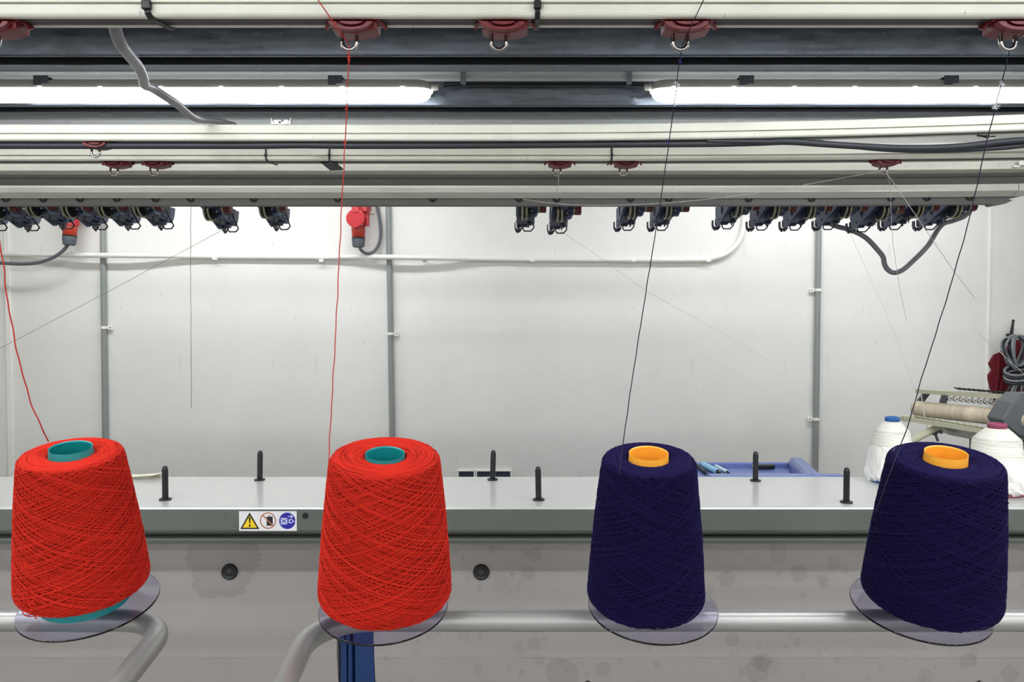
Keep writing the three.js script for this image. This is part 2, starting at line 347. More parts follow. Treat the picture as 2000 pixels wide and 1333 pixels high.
// industrial plugs
function ceePlug(o, c, tilt, s = 1) {
  const q = new THREE.Quaternion().setFromAxisAngle(V(0, 0, 1), tilt), put = (g) => g.scale(s, s, s).applyQuaternion(q).translate(c.x, c.y, c.z);
  const p = mesh('plug_body', put(lathe([[0, 0.09], [0.034, 0.09], [0.0335, 0.04], [0.031, 0.0], [0, 0]], 28)), M.ceeOrange, o);
  mesh('plug_seal', put(lathe([[0.0, 0.002], [0.0318, 0.002], [0.0322, -0.002], [0, -0.002]], 28)), M.black, p);
  const ribs = [lathe([[0.0, -0.002], [0.0318, -0.002], [0.0312, -0.02], [0.027, -0.042], [0.024, -0.046], [0.012, -0.046], [0.01, -0.036], [0, -0.036]], 28)];
  for (let i = 0; i < 18; i++) { const a = i / 18 * Math.PI * 2; ribs.push(rod(V(Math.cos(a) * 0.0318, -0.004, Math.sin(a) * 0.0318), V(Math.cos(a) * 0.0275, -0.041, Math.sin(a) * 0.0275), 0.0016, 6)); }
  mesh('gland_nut', put(merge(ribs)), M.ceeGrey, o);
}
{
  const Z = WZ - 0.1, c = at(136, 461, Z), o = thing('power_plug', 'orange industrial plug with grey gland hanging behind the left feeders', 'plug');
  ceePlug(o, c, -0.07, 0.93);
  mesh('socket_box', merge([rbox(0.085, 0.14, 0.1, 0.01, c.x + 0.005, c.y + 0.155, -Z - 0.055 + 0.005), cyl(0.04, 0.037, 0.06, c.x + 0.004, c.y + 0.075, c.z + 0.0, 28)]), M.ceeRed, o);
  mesh('cable', tube([c.clone().add(V(-0.003, -0.028, 0)), at(127, 486, Z), at(108, 501, Z), at(80, 512, Z), at(45, 516, Z), at(0, 514, Z), at(-70, 512, Z), at(-180, 540, Z)], 0.0078, 80, 12), M.greyCable, o);
}
{
  const Z = WZ - 0.075, o = thing('wall_socket', 'red industrial socket with round lid and plugged-in lead on the wall', 'socket');
  const c = at(700, 465, Z);
  ceePlug(o, c, 0.0, 0.93);
  const cc = at(695.7, 428, Z - 0.06), up = at(700, 380, Z);
  mesh('socket_box', merge([rbox(0.075, 0.16, 0.09, 0.01, up.x + 0.012, up.y + 0.01, -WZ + 0.047), cyl(0.043, 0.036, 0.08, c.x + 0.012, c.y + 0.105, c.z, 28)]), M.ceeRed, o);
  const lidShape = new THREE.Shape(); lidShape.absarc(0, 0, 0.0415, Math.PI * 1.78, Math.PI * 1.22 + 2 * Math.PI * 0, false);
  const lp = []; for (let i = 0; i <= 40; i++) { const a = -0.9 + i / 40 * (Math.PI + 1.8); lp.push([Math.cos(a) * 0.0415, Math.sin(a) * 0.0415]); } lp.push([0.0, -0.047]);
  const lid = mesh('lid', extr(lp, 0.022, 0.004, 3).rotateX(-0.1).translate(cc.x, cc.y, cc.z), M.ceeRed, o);
  mesh('lid_hinge', merge([rbox(0.03, 0.022, 0.016, 0.003, cc.x, cc.y + 0.047, cc.z + 0.006), box(0.026, 0.004, 0.004, cc.x, cc.y + 0.03, cc.z + 0.022)]), M.ceeRed, lid);
  mesh('side_latch', merge([rbox(0.022, 0.05, 0.03, 0.005, cc.x + 0.041, cc.y - 0.004, cc.z - 0.03), rbox(0.022, 0.03, 0.03, 0.004, cc.x + 0.034, cc.y + 0.05, cc.z - 0.03)]), M.ceeRed, o);
  const w = at(722, 411, WZ - 0.02); mesh('back_plate', rbox(0.035, 0.05, 0.012, 0.002, w.x, w.y + 0.012, -WZ + 0.006), M.trim, o);
  mesh('cable', tube([c.clone().add(V(0.004, -0.03, 0)), at(705, 488, Z), at(715, 495, Z + 0.02), at(728, 493, Z + 0.03), at(738, 482, Z + 0.04), at(743, 465, Z + 0.045), at(743.5, 445, Z + 0.045), at(740, 420, Z + 0.045), at(736, 400, Z + 0.045), at(730, 360, Z + 0.05)], 0.0075, 90, 12), M.greyCable, o);
}
// triple socket outlet just above the far edge of the shelf
{
  const a = at(893, 918, WZ), b = at(1000, 940, WZ), cy = (a.y + b.y) / 2, wT = (b.x - a.x);
  const o = thing('socket_outlet', 'triple white outlet frame with three black sockets low on the wall', 'socket', V((a.x + b.x) / 2, cy, -WZ));
  const wv = wT / 3, tall = 0.07;
  for (let i = -1; i <= 1; i++) {
    const f = new THREE.Shape(); const w2 = wv / 2 - 0.001, h2 = tall / 2; f.moveTo(-w2, -h2); f.lineTo(w2, -h2); f.lineTo(w2, h2); f.lineTo(-w2, h2); f.closePath();
    const hl = new THREE.Path(); const q = w2 - 0.007, r = h2 - 0.006; hl.moveTo(-q, -r); hl.lineTo(-q, r); hl.lineTo(q, r); hl.lineTo(q, -r); hl.closePath(); f.holes.push(hl);
    const fr = mesh('frame', extr(f, 0.014, 0.001).translate(i * wv, -tall / 2 + (a.y - cy), 0), M.white, o);
    mesh('insert', rbox(2 * q, 2 * r, 0.01, 0.002, i * wv, -tall / 2 + (a.y - cy), 0.005), M.darkSlate, fr);
  }
}
// ---------------------------------------------------------------- overhead rails
const liftFn = (x0, k) => (x) => x > x0 ? k * (x - x0) ** 2 : 0;
const ZA = 0.93, ZB = 1.73, ZC = 1.86, ZE = 2.06;
const liftA = liftFn(0.1, 0.0), liftB = liftFn(-0.1, 0.0145), liftC = liftFn(0.2, 0.0075), liftE = liftFn(0.5, 0.007);
// rail section: shallow groove in the face, slotted underside; returns closed polygon in (y, z)
function railSection(Z, topPy, g0, g1, botPy, depth, slotDeep) {
  const yt = yOf(topPy, Z), ya = yOf(g0, Z), yb = yOf(g1, Z), y0 = yOf(botPy, Z), c = 0.003;
  return { y0, pts: [[yt, -Z - depth], [yt, -Z - 0.002], [yt - 0.002, -Z], [ya, -Z], [ya - 0.0003, -Z - 0.007], [yb + 0.0003, -Z - 0.007], [yb, -Z], [y0 + 0.0042, -Z], [y0 + 0.002, -Z - 0.0012], [y0 + 0.0006, -Z - 0.003], [y0, -Z - 0.006],
    [y0, -Z - 0.008], [y0 + slotDeep, -Z - 0.0085], [y0 + slotDeep, -Z - depth + 0.003], [y0, -Z - depth + 0.0025], [y0, -Z - depth]] };
}
const A = railSection(ZA, -70, 3.5, 8.5, 32, 0.036, 0.006);
const B = railSection(ZB, 243, 259.5, 262.5, 274.5, 0.034, 0.006);
const C = railSection(ZC, 282, 302.5, 305.5, 313.5, 0.045, 0.005);
function guideRail(sec, x0, x1, lift, label) {
  const o = thing('guide_rail', label, 'rail', null, 'overhead yarn guide rails');
  mesh('profile', sweepX(sec.pts, x0, x1, 48, lift, 1), M.rail, o);
  return o;
}
const oA = guideRail(A, -1.9, 1.9, liftA, 'cream aluminium rail crossing the very top, carrying the largest red guides');
const oB = guideRail(B, -2.3, 2.3, liftB, 'cream rail just below the luminaires with the grey hose ending on it');
const oC = guideRail(C, -2.3, 2.3, liftC, 'cream rail below the first far one, hung with small red guides');
{ // dark underside tracks set into the slots
  const track = (o, sec, Z, d, lift, x0, x1) => mesh('track', sweepX([[sec.y0 + 0.0055, -Z - 0.0095], [sec.y0 + 0.002, -Z - 0.0095], [sec.y0 + 0.002, -Z - d + 0.004], [sec.y0 + 0.0055, -Z - d + 0.004]], x0, x1, 48, lift), M.railDark, o);
  track(oA, A, ZA, 0.036, liftA, -1.9, 1.9); track(oB, B, ZB, 0.034, liftB, -2.3, 2.3); track(oC, C, ZC, 0.045, liftC, -2.3, 2.3);
}
// the large beam that carries the feeders
const beamX1 = xOf(1986, 370, ZE), E = {};
{
  const y = (py, Z) => yOf(py, Z), o = thing('feeder_beam', 'thick grey profiled beam behind the rails, carrying the dark feeders', 'beam');
  const zt = ZE - 0.05;
  const flange = [[y(300, zt), -zt - 0.05], [y(300, zt), -zt], [y(333, zt), -zt], [y(334, zt), -zt - 0.002], [y(334, zt), -zt - 0.05]];
  mesh('upper_flange', sweepX(flange, -2.4, beamX1 + 0.2, 48, liftE), M.rail, o);
  const head = [[y(312, ZE), -ZE - 0.12], [y(312, ZE), -ZE], [y(340.8, ZE), -ZE], [y(341.5, ZE + 0.004), -ZE - 0.004], [y(341.5, ZE + 0.04), -ZE - 0.04], [y(362, ZE + 0.04), -ZE - 0.04], [y(362.2, ZE - 0.005), -ZE + 0.002], [y(363, ZE - 0.006), -ZE + 0.006], [y(376, ZE - 0.006), -ZE + 0.006], [y(378, ZE), -ZE], [y(386.6, ZE + 0.02), -ZE - 0.02], [y(387.6, ZE + 0.022), -ZE - 0.022], [y(387.4, ZE + 0.045), -ZE - 0.045], [y(387.4, ZE + 0.1), -ZE - 0.1]];
  mesh('profile', sweepX(head, -2.4, beamX1, 48, liftE), M.beam, o);
  mesh('inset_strip', sweepX([[y(341, ZE + 0.006), -ZE - 0.006], [y(347.6, ZE + 0.01), -ZE - 0.01], [y(348, ZE + 0.014), -ZE - 0.014], [y(349.6, ZE + 0.014), -ZE - 0.014], [y(350, ZE + 0.01), -ZE - 0.01], [y(362, ZE + 0.014), -ZE - 0.014], [y(362, ZE + 0.038), -ZE - 0.038], [y(341, ZE + 0.038), -ZE - 0.038]], -2.4, beamX1 + 0.2, 48, liftE), M.lip, o);
  const zl = ZE + 0.035; E.y = y(403.5, zl); E.z = zl;
  mesh('lower_lip', sweepX([[y(386.5, zl), -zl], [y(401.5, zl), -zl], [y(403.5, zl), -zl - 0.003], [y(403.5, zl), -zl - 0.006], [y(386.5, zl), -zl - 0.006]], -2.4, xOf(1942, 395, zl), 48, liftE), M.lip, o);
  for (const px of [12, 85, 157, 229, 304, 373, 496, 660, 845, 1014, 1087, 1231, 1306, 1462, 1585, 1740, 1810, 1893]) {
    const c = at(px, 388.3, zl); mesh('eyelet', new THREE.TorusGeometry(0.0078, 0.0026, 10, 24).translate(c.x, c.y + liftE(c.x), c.z + 0.004), M.black, o);
  }
  // end piece: cap with seam and the cut bracket under it
  const x0 = beamX1 + 0.002;
  const cap = head.map(([a, b]) => [a, b]);
  mesh('end_cap', sweepX(cap, x0, x0 + 0.22, 4, (x) => liftE(x) + (x - x0) * 0.02), M.beam, o);
  const b0 = at(1940, 404, zl);
  const eb = [[1937, 385], [1937, 404], [1943, 405.5], [1965, 401.5], [1979, 395], [1970, 392.8], [2000, 386], [2060, 373], [2060, 366]].map(([px, py]) => at(px, py, zl));
  mesh('end_bracket', extr(eb.map((p) => [p.x - b0.x, p.y - b0.y + liftE(p.x)]), 0.03, 0.001).translate(b0.x, b0.y, -zl - 0.031), M.lip, o);
  const t0 = at(1988, 313, zt - 0.01); mesh('end_tab', merge([box(0.05, 0.014, 0.003, t0.x + 0.028, t0.y - 0.006, t0.z), box(0.016, 0.004, 0.008, at(1982, 326, zt).x, at(1982, 326, zt).y, -zt + 0.004)]), M.white, o);
  // hangers that carry rails and beam from the deck, outside the picture
  for (const x of [-2.2, 2.25]) { mesh('hanger', merge([box(0.05, 0.62, 0.03, x, 2.25, -ZE - 0.06), box(0.04, 0.03, 1.3, x, 2.08, -1.55), box(0.04, 0.62, 0.03, x > 0 ? 2.25 : -2.2, 2.25, -1.2)]), M.lip, o); }
}

// ---------------------------------------------------------------- red yarn guides
const guideGeo = (() => {
  const SY = (g) => g;
  const boat = (w, h, skew) => { const p = []; p.push([-w, 0]); for (let i = 0; i <= 18; i++) { const t = i / 18, x = -w + 2 * w * t; p.push([x * 0.98 + skew * Math.sin(t * Math.PI), -h * (0.42 + 0.58 * Math.pow(Math.sin(Math.PI * (0.12 + 0.76 * t)), 1.1))]); } p.push([w, 0]); return p; };
  const half = (r, ry, cx, y0) => { const p = []; for (let i = 0; i <= 20; i++) { const a = Math.PI + Math.PI * i / 20; p.push([cx + Math.cos(a) * r, y0 + Math.sin(a) * ry]); } return p; };
  const body = merge([extr(boat(0.0285, 0.0145, -0.002), 0.028, 0.0015).translate(0, 0, -0.026), rbox(0.066, 0.003, 0.02, 0.001, 0, 0.0015, -0.004)]);
  const cres = half(0.027, 0.0108, -0.003, -0.003).concat(half(0.0185, 0.0066, -0.002, -0.003).reverse());
  const crescent = extr(cres, 0.01, 0.0006).translate(0, 0, 0.0);
  const disc = extr(half(0.014, 0.0044, -0.002, -0.003), 0.01, 0.0006).translate(0, 0, 0.0);
  const tab = (s) => merge([bar(V(s * 0.034, 0.003, -0.01), V(s * 0.0375, -0.0045, -0.014), 0.003, 0.012, V(1, 0, 0)), bar(V(s * 0.028, 0.0015, -0.01), V(s * 0.035, 0.0015, -0.01), 0.0035, 0.014, V(0, 1, 0))]);
  const loop = []; const lx = -0.0075; loop.push(V(lx - 0.0092, -0.006, -0.008)); loop.push(V(lx - 0.0092, -0.0185, -0.007));
  for (let i = 0; i <= 12; i++) { const a = Math.PI + Math.PI * i / 12; loop.push(V(lx + Math.cos(a) * 0.0092, -0.0232 + Math.sin(a) * 0.0092, -0.006)); }
  loop.push(V(lx + 0.0092, -0.0185, -0.007), V(lx + 0.0092, -0.006, -0.008));
  return { body: SY(body), crescent: SY(crescent), disc: SY(disc), tabL: SY(tab(-1)), tabR: SY(tab(1)), loop: SY(tube(loop, 0.0026, 60, 12)) };
})();
function yarnGuide(px, sec, Z, lift, label, py) {
  const zc = Z + 0.016, y = sec.y0, x = xOf(px, py, zc);
  const o = thing('yarn_guide', label, 'yarn guide', V(x, y + lift(x), -zc), 'red yarn guides on the rails');
  const b = mesh('body', guideGeo.body, M.red, o); mesh('crescent_rib', guideGeo.crescent, M.red, b); mesh('boss', guideGeo.disc, M.red, b);
  mesh('clip', guideGeo.tabL, M.red, o); mesh('clip', guideGeo.tabR, M.red, o); mesh('loop', guideGeo.loop, M.chrome, o);
  return o;
}
const gA = 'large red yarn guide on the top rail, ';
yarnGuide(-12, A, ZA, liftA, gA + 'cut by the left picture edge', 50);
const g1 = yarnGuide(692, A, ZA, liftA, gA + 'red thread through it', 50);
yarnGuide(986, A, ZA, liftA, gA + 'the one without a thread', 50);
const g3 = yarnGuide(1343, A, ZA, liftA, gA + 'navy thread through it, near the middle', 50);
const g4 = yarnGuide(1988, A, ZA, liftA, gA + 'cut off by the right picture edge', 50);
const gB = 'small red yarn guide with wire loop, ';
yarnGuide(190, B, ZB, liftB, gB + 'highest of the three at the left', 283);
yarnGuide(226, C, ZC, liftC, gB + 'lower left one of the three at the left', 320);
yarnGuide(304, C, ZC, liftC, gB + 'lower right one of the three at the left', 320);
yarnGuide(1094, C, ZC, liftC, gB + 'with a white thread falling from it', 320);
yarnGuide(1224, C, ZC, liftC, gB + 'just right of a black cable tie', 320);
const g9 = yarnGuide(1734, C, ZC, liftC, gB + 'where several white threads meet at the right', 316);

// ---------------------------------------------------------------- yarn feeders
const feederGeo = (() => {
  // outlines in (z towards the viewer, y), drawn out along x
  const side = (pts, t, x) => extr(pts, t, Math.min(0.0008, t / 4)).rotateY(-Math.PI / 2).translate(x + t, 0, 0);
  const G = {};
  G.plate = side([[-0.006, 0.012], [0.15, 0.012], [0.15, 0.0], [0.128, -0.008], [0.05, -0.036], [0.024, -0.046], [0.008, -0.044], [0.0, -0.032], [-0.006, -0.012]], 0.0035, -0.033);
  G.plateArcs = ([0.014, 0.02, 0.026].map((r) => new THREE.TorusGeometry(r, 0.0016, 6, 14, 1.9).rotateZ(-1.0 + Math.PI).rotateY(-Math.PI / 2).translate(-0.0335, 0.003, 0.085)).concat([cyl(0.003, 0.003, 0.002, 0, 0, 0, 12).rotateZ(Math.PI / 2).translate(-0.0338, -0.027, 0.034)]));
  G.body = side([[0.012, 0.012], [0.15, 0.012], [0.15, -0.004], [0.12, -0.016], [0.085, -0.027], [0.04, -0.034], [0.02, -0.034], [0.012, -0.02]], 0.042, -0.0295);
  G.nose = side([[0.14, 0.014], [0.2, 0.014], [0.196, 0.0], [0.175, -0.006], [0.14, -0.008]], 0.02, -0.012);
  const rim = (x) => new THREE.TorusGeometry(0.0285, 0.0028, 8, 36).rotateY(Math.PI / 2).translate(x, -0.006, 0.138);
  G.rims = merge([rim(-0.0175), rim(-0.0065)]);
  G.hub = merge([cyl(0.026, 0.026, 0.01, 0, 0, 0, 28).rotateZ(Math.PI / 2).translate(-0.012, -0.006, 0.138), cyl(0.01, 0.012, 0.012, 0, 0, 0, 20).rotateZ(Math.PI / 2).translate(-0.0, -0.01, 0.138)]);
  G.bolt = new THREE.SphereGeometry(0.0038, 12, 8).translate(0.008, -0.012, 0.142);
  const knob = [cyl(0.0125, 0.0125, 0.018, 0, 0, 0, 24).rotateZ(Math.PI / 2).translate(0.0375, -0.003, 0.138)];
  for (let k = 0; k < 10; k++) { const a = k / 10 * Math.PI * 2; knob.push(box(0.016, 0.003, 0.004, 0.0378, -0.003 + Math.cos(a) * 0.0126, 0.138 + Math.sin(a) * 0.0126)); }
  G.knob = merge(knob);
  G.collar = cyl(0.0145, 0.0145, 0.004, 0, 0, 0, 24).rotateZ(Math.PI / 2).translate(0.0265, -0.003, 0.138);
  G.neck = merge([cyl(0.012, 0.014, 0.03, 0, 0, 0, 20).rotateZ(Math.PI / 2).translate(0.014, -0.002, 0.136), rbox(0.02, 0.014, 0.05, 0.003, 0.016, -0.006, 0.1)]);
  G.arm = merge([tube([V(0.02, 0.004, 0.13), V(0.0215, -0.014, 0.13), V(0.018, -0.024, 0.128), V(0.009, -0.024, 0.126), V(0.004, -0.016, 0.124)], 0.0034, 24, 8), rbox(0.012, 0.008, 0.03, 0.002, 0.016, -0.02, 0.112)]);
  G.bracket = merge([rbox(0.02, 0.022, 0.02, 0.003, 0.006, -0.026, 0.03), rbox(0.03, 0.008, 0.03, 0.002, 0.0, -0.02, 0.045)]);
  G.hook = strap([V(-0.037, -0.024, -0.02), V(-0.037, -0.04, -0.02), V(-0.034, -0.047, -0.018), V(-0.028, -0.0495, -0.016), V(-0.022, -0.047, -0.014), V(-0.018, -0.04, -0.01)], 0.003, 0.012, V(1, 0.001, 0));
  G.hookArm = rbox(0.01, 0.02, 0.02, 0.002, -0.027, -0.03, -0.006);
  G.ball = new THREE.SphereGeometry(0.0042, 12, 8).translate(-0.027, -0.042, -0.01);
  G.loop = wire([V(0.0165, 0.004, 0.062), V(0.0165, -0.042, 0.002), V(0.0085, -0.0505, 0), V(-0.0105, -0.0505, 0), V(-0.0145, -0.0435, 0), V(-0.0145, -0.03, 0.006)], 0.0019, 8);
  G.stay = rod(V(-0.012, -0.0325, 0.014), V(0.0165, -0.0325, 0.014), 0.0022, 8);
  G.pins = [rod(V(-0.004, -0.02, 0.085), V(-0.004, -0.042, 0.085), 0.0016, 8), rod(V(0.0, -0.025, 0.045), V(0.0, -0.046, 0.045), 0.0022, 8)];
  G.foot = merge([rbox(0.012, 0.007, 0.014, 0.002, 0.002, -0.037, 0.046), rbox(0.02, 0.007, 0.016, 0.002, -0.012, -0.037, 0.012)]);
  G.tab = rbox(0.009, 0.012, 0.006, 0.0025, -0.014, -0.006, -0.04);
  G.tabArm = box(0.006, 0.02, 0.05, -0.012, 0.006, -0.015);
  G.backPlate = side([[-0.03, 0.012], [0.012, 0.012], [0.012, -0.03], [-0.006, -0.034], [-0.018, -0.022], [-0.024, -0.01]], 0.004, 0.004);
  G.gusset = merge([rbox(0.03, 0.012, 0.016, 0.002, -0.006, -0.022, 0.115), rbox(0.01, 0.018, 0.012, 0.002, -0.02, -0.024, 0.1)]);
  return G;
})();
function feeder(px, py, label) {
  const zl = ZE + 0.25, G = feederGeo, x = xOf(px, 450, zl), y = E.y + liftE(x) - 0.001;
  const dy = (yOf(py, zl) - (y - 0.0525 * 1.05));
  const o = thing('yarn_feeder', label, 'yarn feeder', V(x, y + dy, -zl), 'row of yarn feeders under the beam');
  o.scale.setScalar(1.05); const pl = mesh('side_plate', G.plate, M.slatePlastic, o); G.plateArcs.forEach((g, i) => mesh(i < 3 ? 'vent_rib' : 'plug', g, M.black, pl));
  mesh('body', G.body, M.navyPlastic, o); mesh('nose', G.nose, M.navyPlastic, o);
  const w = mesh('wheel', G.hub, M.rubber, o); mesh('rim', G.rims, M.ivoryRim, w); mesh('hub_bolt', G.bolt, M.chrome, w);
  const k = mesh('knob', G.knob, M.maroon, o); mesh('collar', G.collar, M.ivoryRim, k); mesh('neck', G.neck, M.navyPlastic, o); mesh('arm', G.arm, M.slatePlastic, o);
  mesh('bracket', G.bracket, M.slatePlastic, o); mesh('back_plate', G.backPlate, M.slatePlastic, o); mesh('gusset', G.gusset, M.darkSlate, o);
  const h = mesh('hook', G.hook, M.darkSlate, o); mesh('hook_arm', G.hookArm, M.darkSlate, h); mesh('ball_end', G.ball, M.chrome, h);
  const l = mesh('wire_loop', G.loop, M.black, o); mesh('stay', G.stay, M.black, l);
  for (const p of G.pins) mesh('pin', p, M.black, o); mesh('foot', G.foot, M.darkSlate, o);
  const t = mesh('tab', G.tab, M.amber, o); mesh('tab_arm', G.tabArm, M.slatePlastic, t);
}
{
  const ord = ['first', 'second', 'third', 'fourth', 'fifth', 'sixth', 'seventh'];
  [[4, 452], [67, 452], [135, 448], [200, 450], [264, 449], [329, 448.5]].forEach(([px, py], i) =>
    feeder(px, py, i ? `navy yarn feeder in the tight left group, ${ord[i]} from the left picture edge` : 'navy yarn feeder cut off by the left picture edge'));
  feeder(455, 454.5, 'lone navy yarn feeder with a fine thread slanting down left from it');
  feeder(556, 450, 'single navy yarn feeder left of the long red thread');
  feeder(1031, 453, 'left one of the middle pair of feeders, seen head-on');
  feeder(1095, 457, 'right one of the middle pair of feeders, seen head-on under a white thread');
  feeder(1226, 451.5, 'navy yarn feeder just left of the navy thread, clear of it');
  feeder(1292, 451.5, 'navy yarn feeder crossed by the navy thread');
  [[1420, 448.5], [1487, 451], [1552, 451], [1617, 450], [1684, 454.5], [1747, 450], [1816, 450]].forEach(([px, py], i) =>
    feeder(px, py, `navy yarn feeder in the tight right group, ${ord[i]} from the group's left end`));
}

// ---------------------------------------------------------------- cable ties and cables on the rails
function tie(pts, w, label, head) {
  const o = thing('cable_tie', label, 'cable tie', null, 'black cable ties on the rails');
  mesh('strap', strap(pts, w, 0.0014, V(1, 0.12, 0)), M.black, o);
  if (head) mesh('head', rbox(w * 1.5, w * 1.4, 0.006, 0.001, head.x, head.y, head.z), M.black, o);
}
const under = (sec, Z, d) => [sec.y0 - 0.002, -Z - d];
function railTie(px, sec, Z, d, topPy, slant, w, lift, label) {
  const a = at(px, topPy, Z - 0.002), x = a.x, dy = lift(x);
  const pts = [V(x, a.y + dy, -Z + 0.002), V(x, sec.y0 + 0.004 + dy, -Z + 0.002), V(x + slant * 0.2, sec.y0 - 0.002 + dy, -Z - 0.003), V(x + slant, sec.y0 - 0.002 + dy, -Z - d - 0.002), V(x + slant, sec.y0 + 0.02 + dy, -Z - d - 0.003)];
  tie(pts, w, label, V(x, sec.y0 + 0.012 + dy, -Z + 0.004));
}
railTie(287, A, ZA, 0.036, -30, 0.013, 0.0072, liftA, 'broad black cable tie around the top rail, above the grey hose');
railTie(1050, A, ZA, 0.036, -30, 0.0, 0.0062, liftA, 'broad black cable tie around the top rail beside the middle red guide');
railTie(519, C, ZC, 0.045, 285, 0.012, 0.004, liftC, 'thin black cable tie left of the gap in the dark cable');
railTie(643, C, ZC, 0.045, 285, 0.0, 0.004, liftC, 'thin black cable tie above the dark square tab');
railTie(1195, C, ZC, 0.045, 280, -0.004, 0.004, liftC, 'thin black cable tie beside a small red guide at mid rail');
{
  const p = at(1925, 268, ZB - 0.004); tie([V(p.x - 0.02, p.y + 0.004, p.z), V(p.x, p.y, p.z + 0.004), V(p.x + 0.022, p.y + 0.002, p.z)], 0.005, 'thin black cable tie at the right, holding the sagging cable', V(p.x, p.y, p.z + 0.006));
}
// dark cable tied under the far rail, slung low at the right
{
  const Z = ZB + 0.017, P = [[-700, 285], [-200, 285], [100, 285], [330, 285], [500, 285], [545, 284.5], [580, 284], [640, 284.5], [690, 285], [900, 284.5], [1200, 282.5], [1400, 281], [1480, 279]].map(([x, y]) => at(x, y, Z));
  const Q = [[1540, 277], [1600, 281], [1680, 286], [1760, 289.5], [1840, 288.5], [1900, 284], [1960, 277], [2040, 272], [2300, 262]].map(([x, y]) => at(x, y, Z - 0.012));
  tag(mesh('machine_cable', new THREE.TubeGeometry(curve(P.concat(Q)), 240, 0.0075, 12), M.darkCable), 'thick dark cable tied under the cream rail, sagging at the right', 'cable');
  const R = [[1380, 276], [1480, 277], [1560, 276.5], [1640, 283], [1720, 291], [1800, 294], [1880, 292.5], [1960, 288], [2060, 278], [2300, 270]].map(([x, y], i) => at(x, y, Z - 0.004));
  tag(mesh('machine_cable', new THREE.TubeGeometry(curve(R), 160, 0.0062, 12), M.darkCable), 'second dark cable hanging lowest in the sag at the right', 'cable');
}
// grey hose looping from the top rail down to the far rail
{
  const P = [[222, 20, 0.965], [224, 52, 0.985], [232, 78, 1.0], [250, 105, 1.06], [269, 128, 1.14], [279, 150, 1.22], [283, 166, 1.3], [297, 172, 1.36], [322, 188, 1.42], [346, 204, 1.5], [372, 226, 1.6], [392, 234, 1.68], [412, 235, 1.735], [434, 239, 1.79], [458, 246, 1.84]].map((p) => at(...p));
  tag(mesh('grey_hose', new THREE.TubeGeometry(curve(P), 140, 0.0079, 14), M.hose), 'grey flexible hose looping from the top rail to the far rail', 'hose');
}
// bent steel clip standing on the far rail
{
  const a = at(549, 239, ZB + 0.004), o = thing('steel_clip', 'small bent steel clip standing on the far cream rail', 'clip', a);
  mesh('plate', merge([box(0.034, 0.01, 0.0015, 0, 0, 0), box(0.0015, 0.014, 0.01, -0.0215, 0.002, -0.003), box(0.0015, 0.014, 0.01, 0.0215, 0.002, -0.003), box(0.012, 0.0018, 0.006, -0.013, -0.005, 0.002), box(0.012, 0.0018, 0.006, 0.011, -0.005, 0.002), box(0.007, 0.008, 0.0015, -0.019, -0.001, 0), box(0.007, 0.008, 0.0015, 0.019, -0.001, 0), box(0.01, 0.012, 0.012, 0, -0.006, -0.012)]), M.steel, o);
  mesh('screw', cyl(0.003, 0.003, 0.002, 0, 0, 0, 12).rotateX(Math.PI / 2).translate(-0.003, 0.0, 0.001), M.greyCable, o);
  mesh('screw', cyl(0.003, 0.003, 0.002, 0, 0, 0, 12).rotateX(Math.PI / 2).translate(0.003, 0.004, 0.001), M.greyCable, o);
}
// dark tabs between the rails
{
  const a = at(643, 318, ZC + 0.02), b = at(654, 330, ZC + 0.06);
  const o = thing('rail_tab', 'dark slanted tab under the lower rail, at the thin cable tie', 'tab');
  mesh('plate', bar(V(a.x - 0.004, a.y + 0.002, a.z), V(b.x, b.y + 0.002, b.z - 0.02), 0.034, 0.004), M.darkCable, o);
  const c = at(606, 284, ZB + 0.035), d = at(612, 290, ZB + 0.1);
  const p = thing('rail_tab', 'pair of dark slanted tabs between the two far rails', 'tab');
  for (const dx of [-0.006, 0.012]) mesh('plate', bar(V(c.x + dx, c.y + 0.004, c.z), V(d.x + dx, d.y + 0.004, d.z), 0.012, 0.004), M.darkCable, p);
}
// hose drooping behind the right feeders
{
  const P = [[1560, 395, 2.42], [1600, 425, 2.42], [1633, 442, 2.41], [1660, 449, 2.4], [1690, 464, 2.4], [1712, 486, 2.4], [1725, 503, 2.4], [1727, 515, 2.39], [1733, 526, 2.38], [1745, 533, 2.38], [1760, 529, 2.37], [1785, 508, 2.37], [1812, 480, 2.37], [1832, 448, 2.38], [1843, 437, 2.39], [1862, 431, 2.4], [1884, 422, 2.4], [1898, 408, 2.4], [1915, 385, 2.4]].map((p) => at(...p));
  tag(mesh('grey_hose', new THREE.TubeGeometry(curve(P), 160, 0.0078, 14), M.hose), 'grey hose drooping in a V behind the right feeders', 'hose');
}
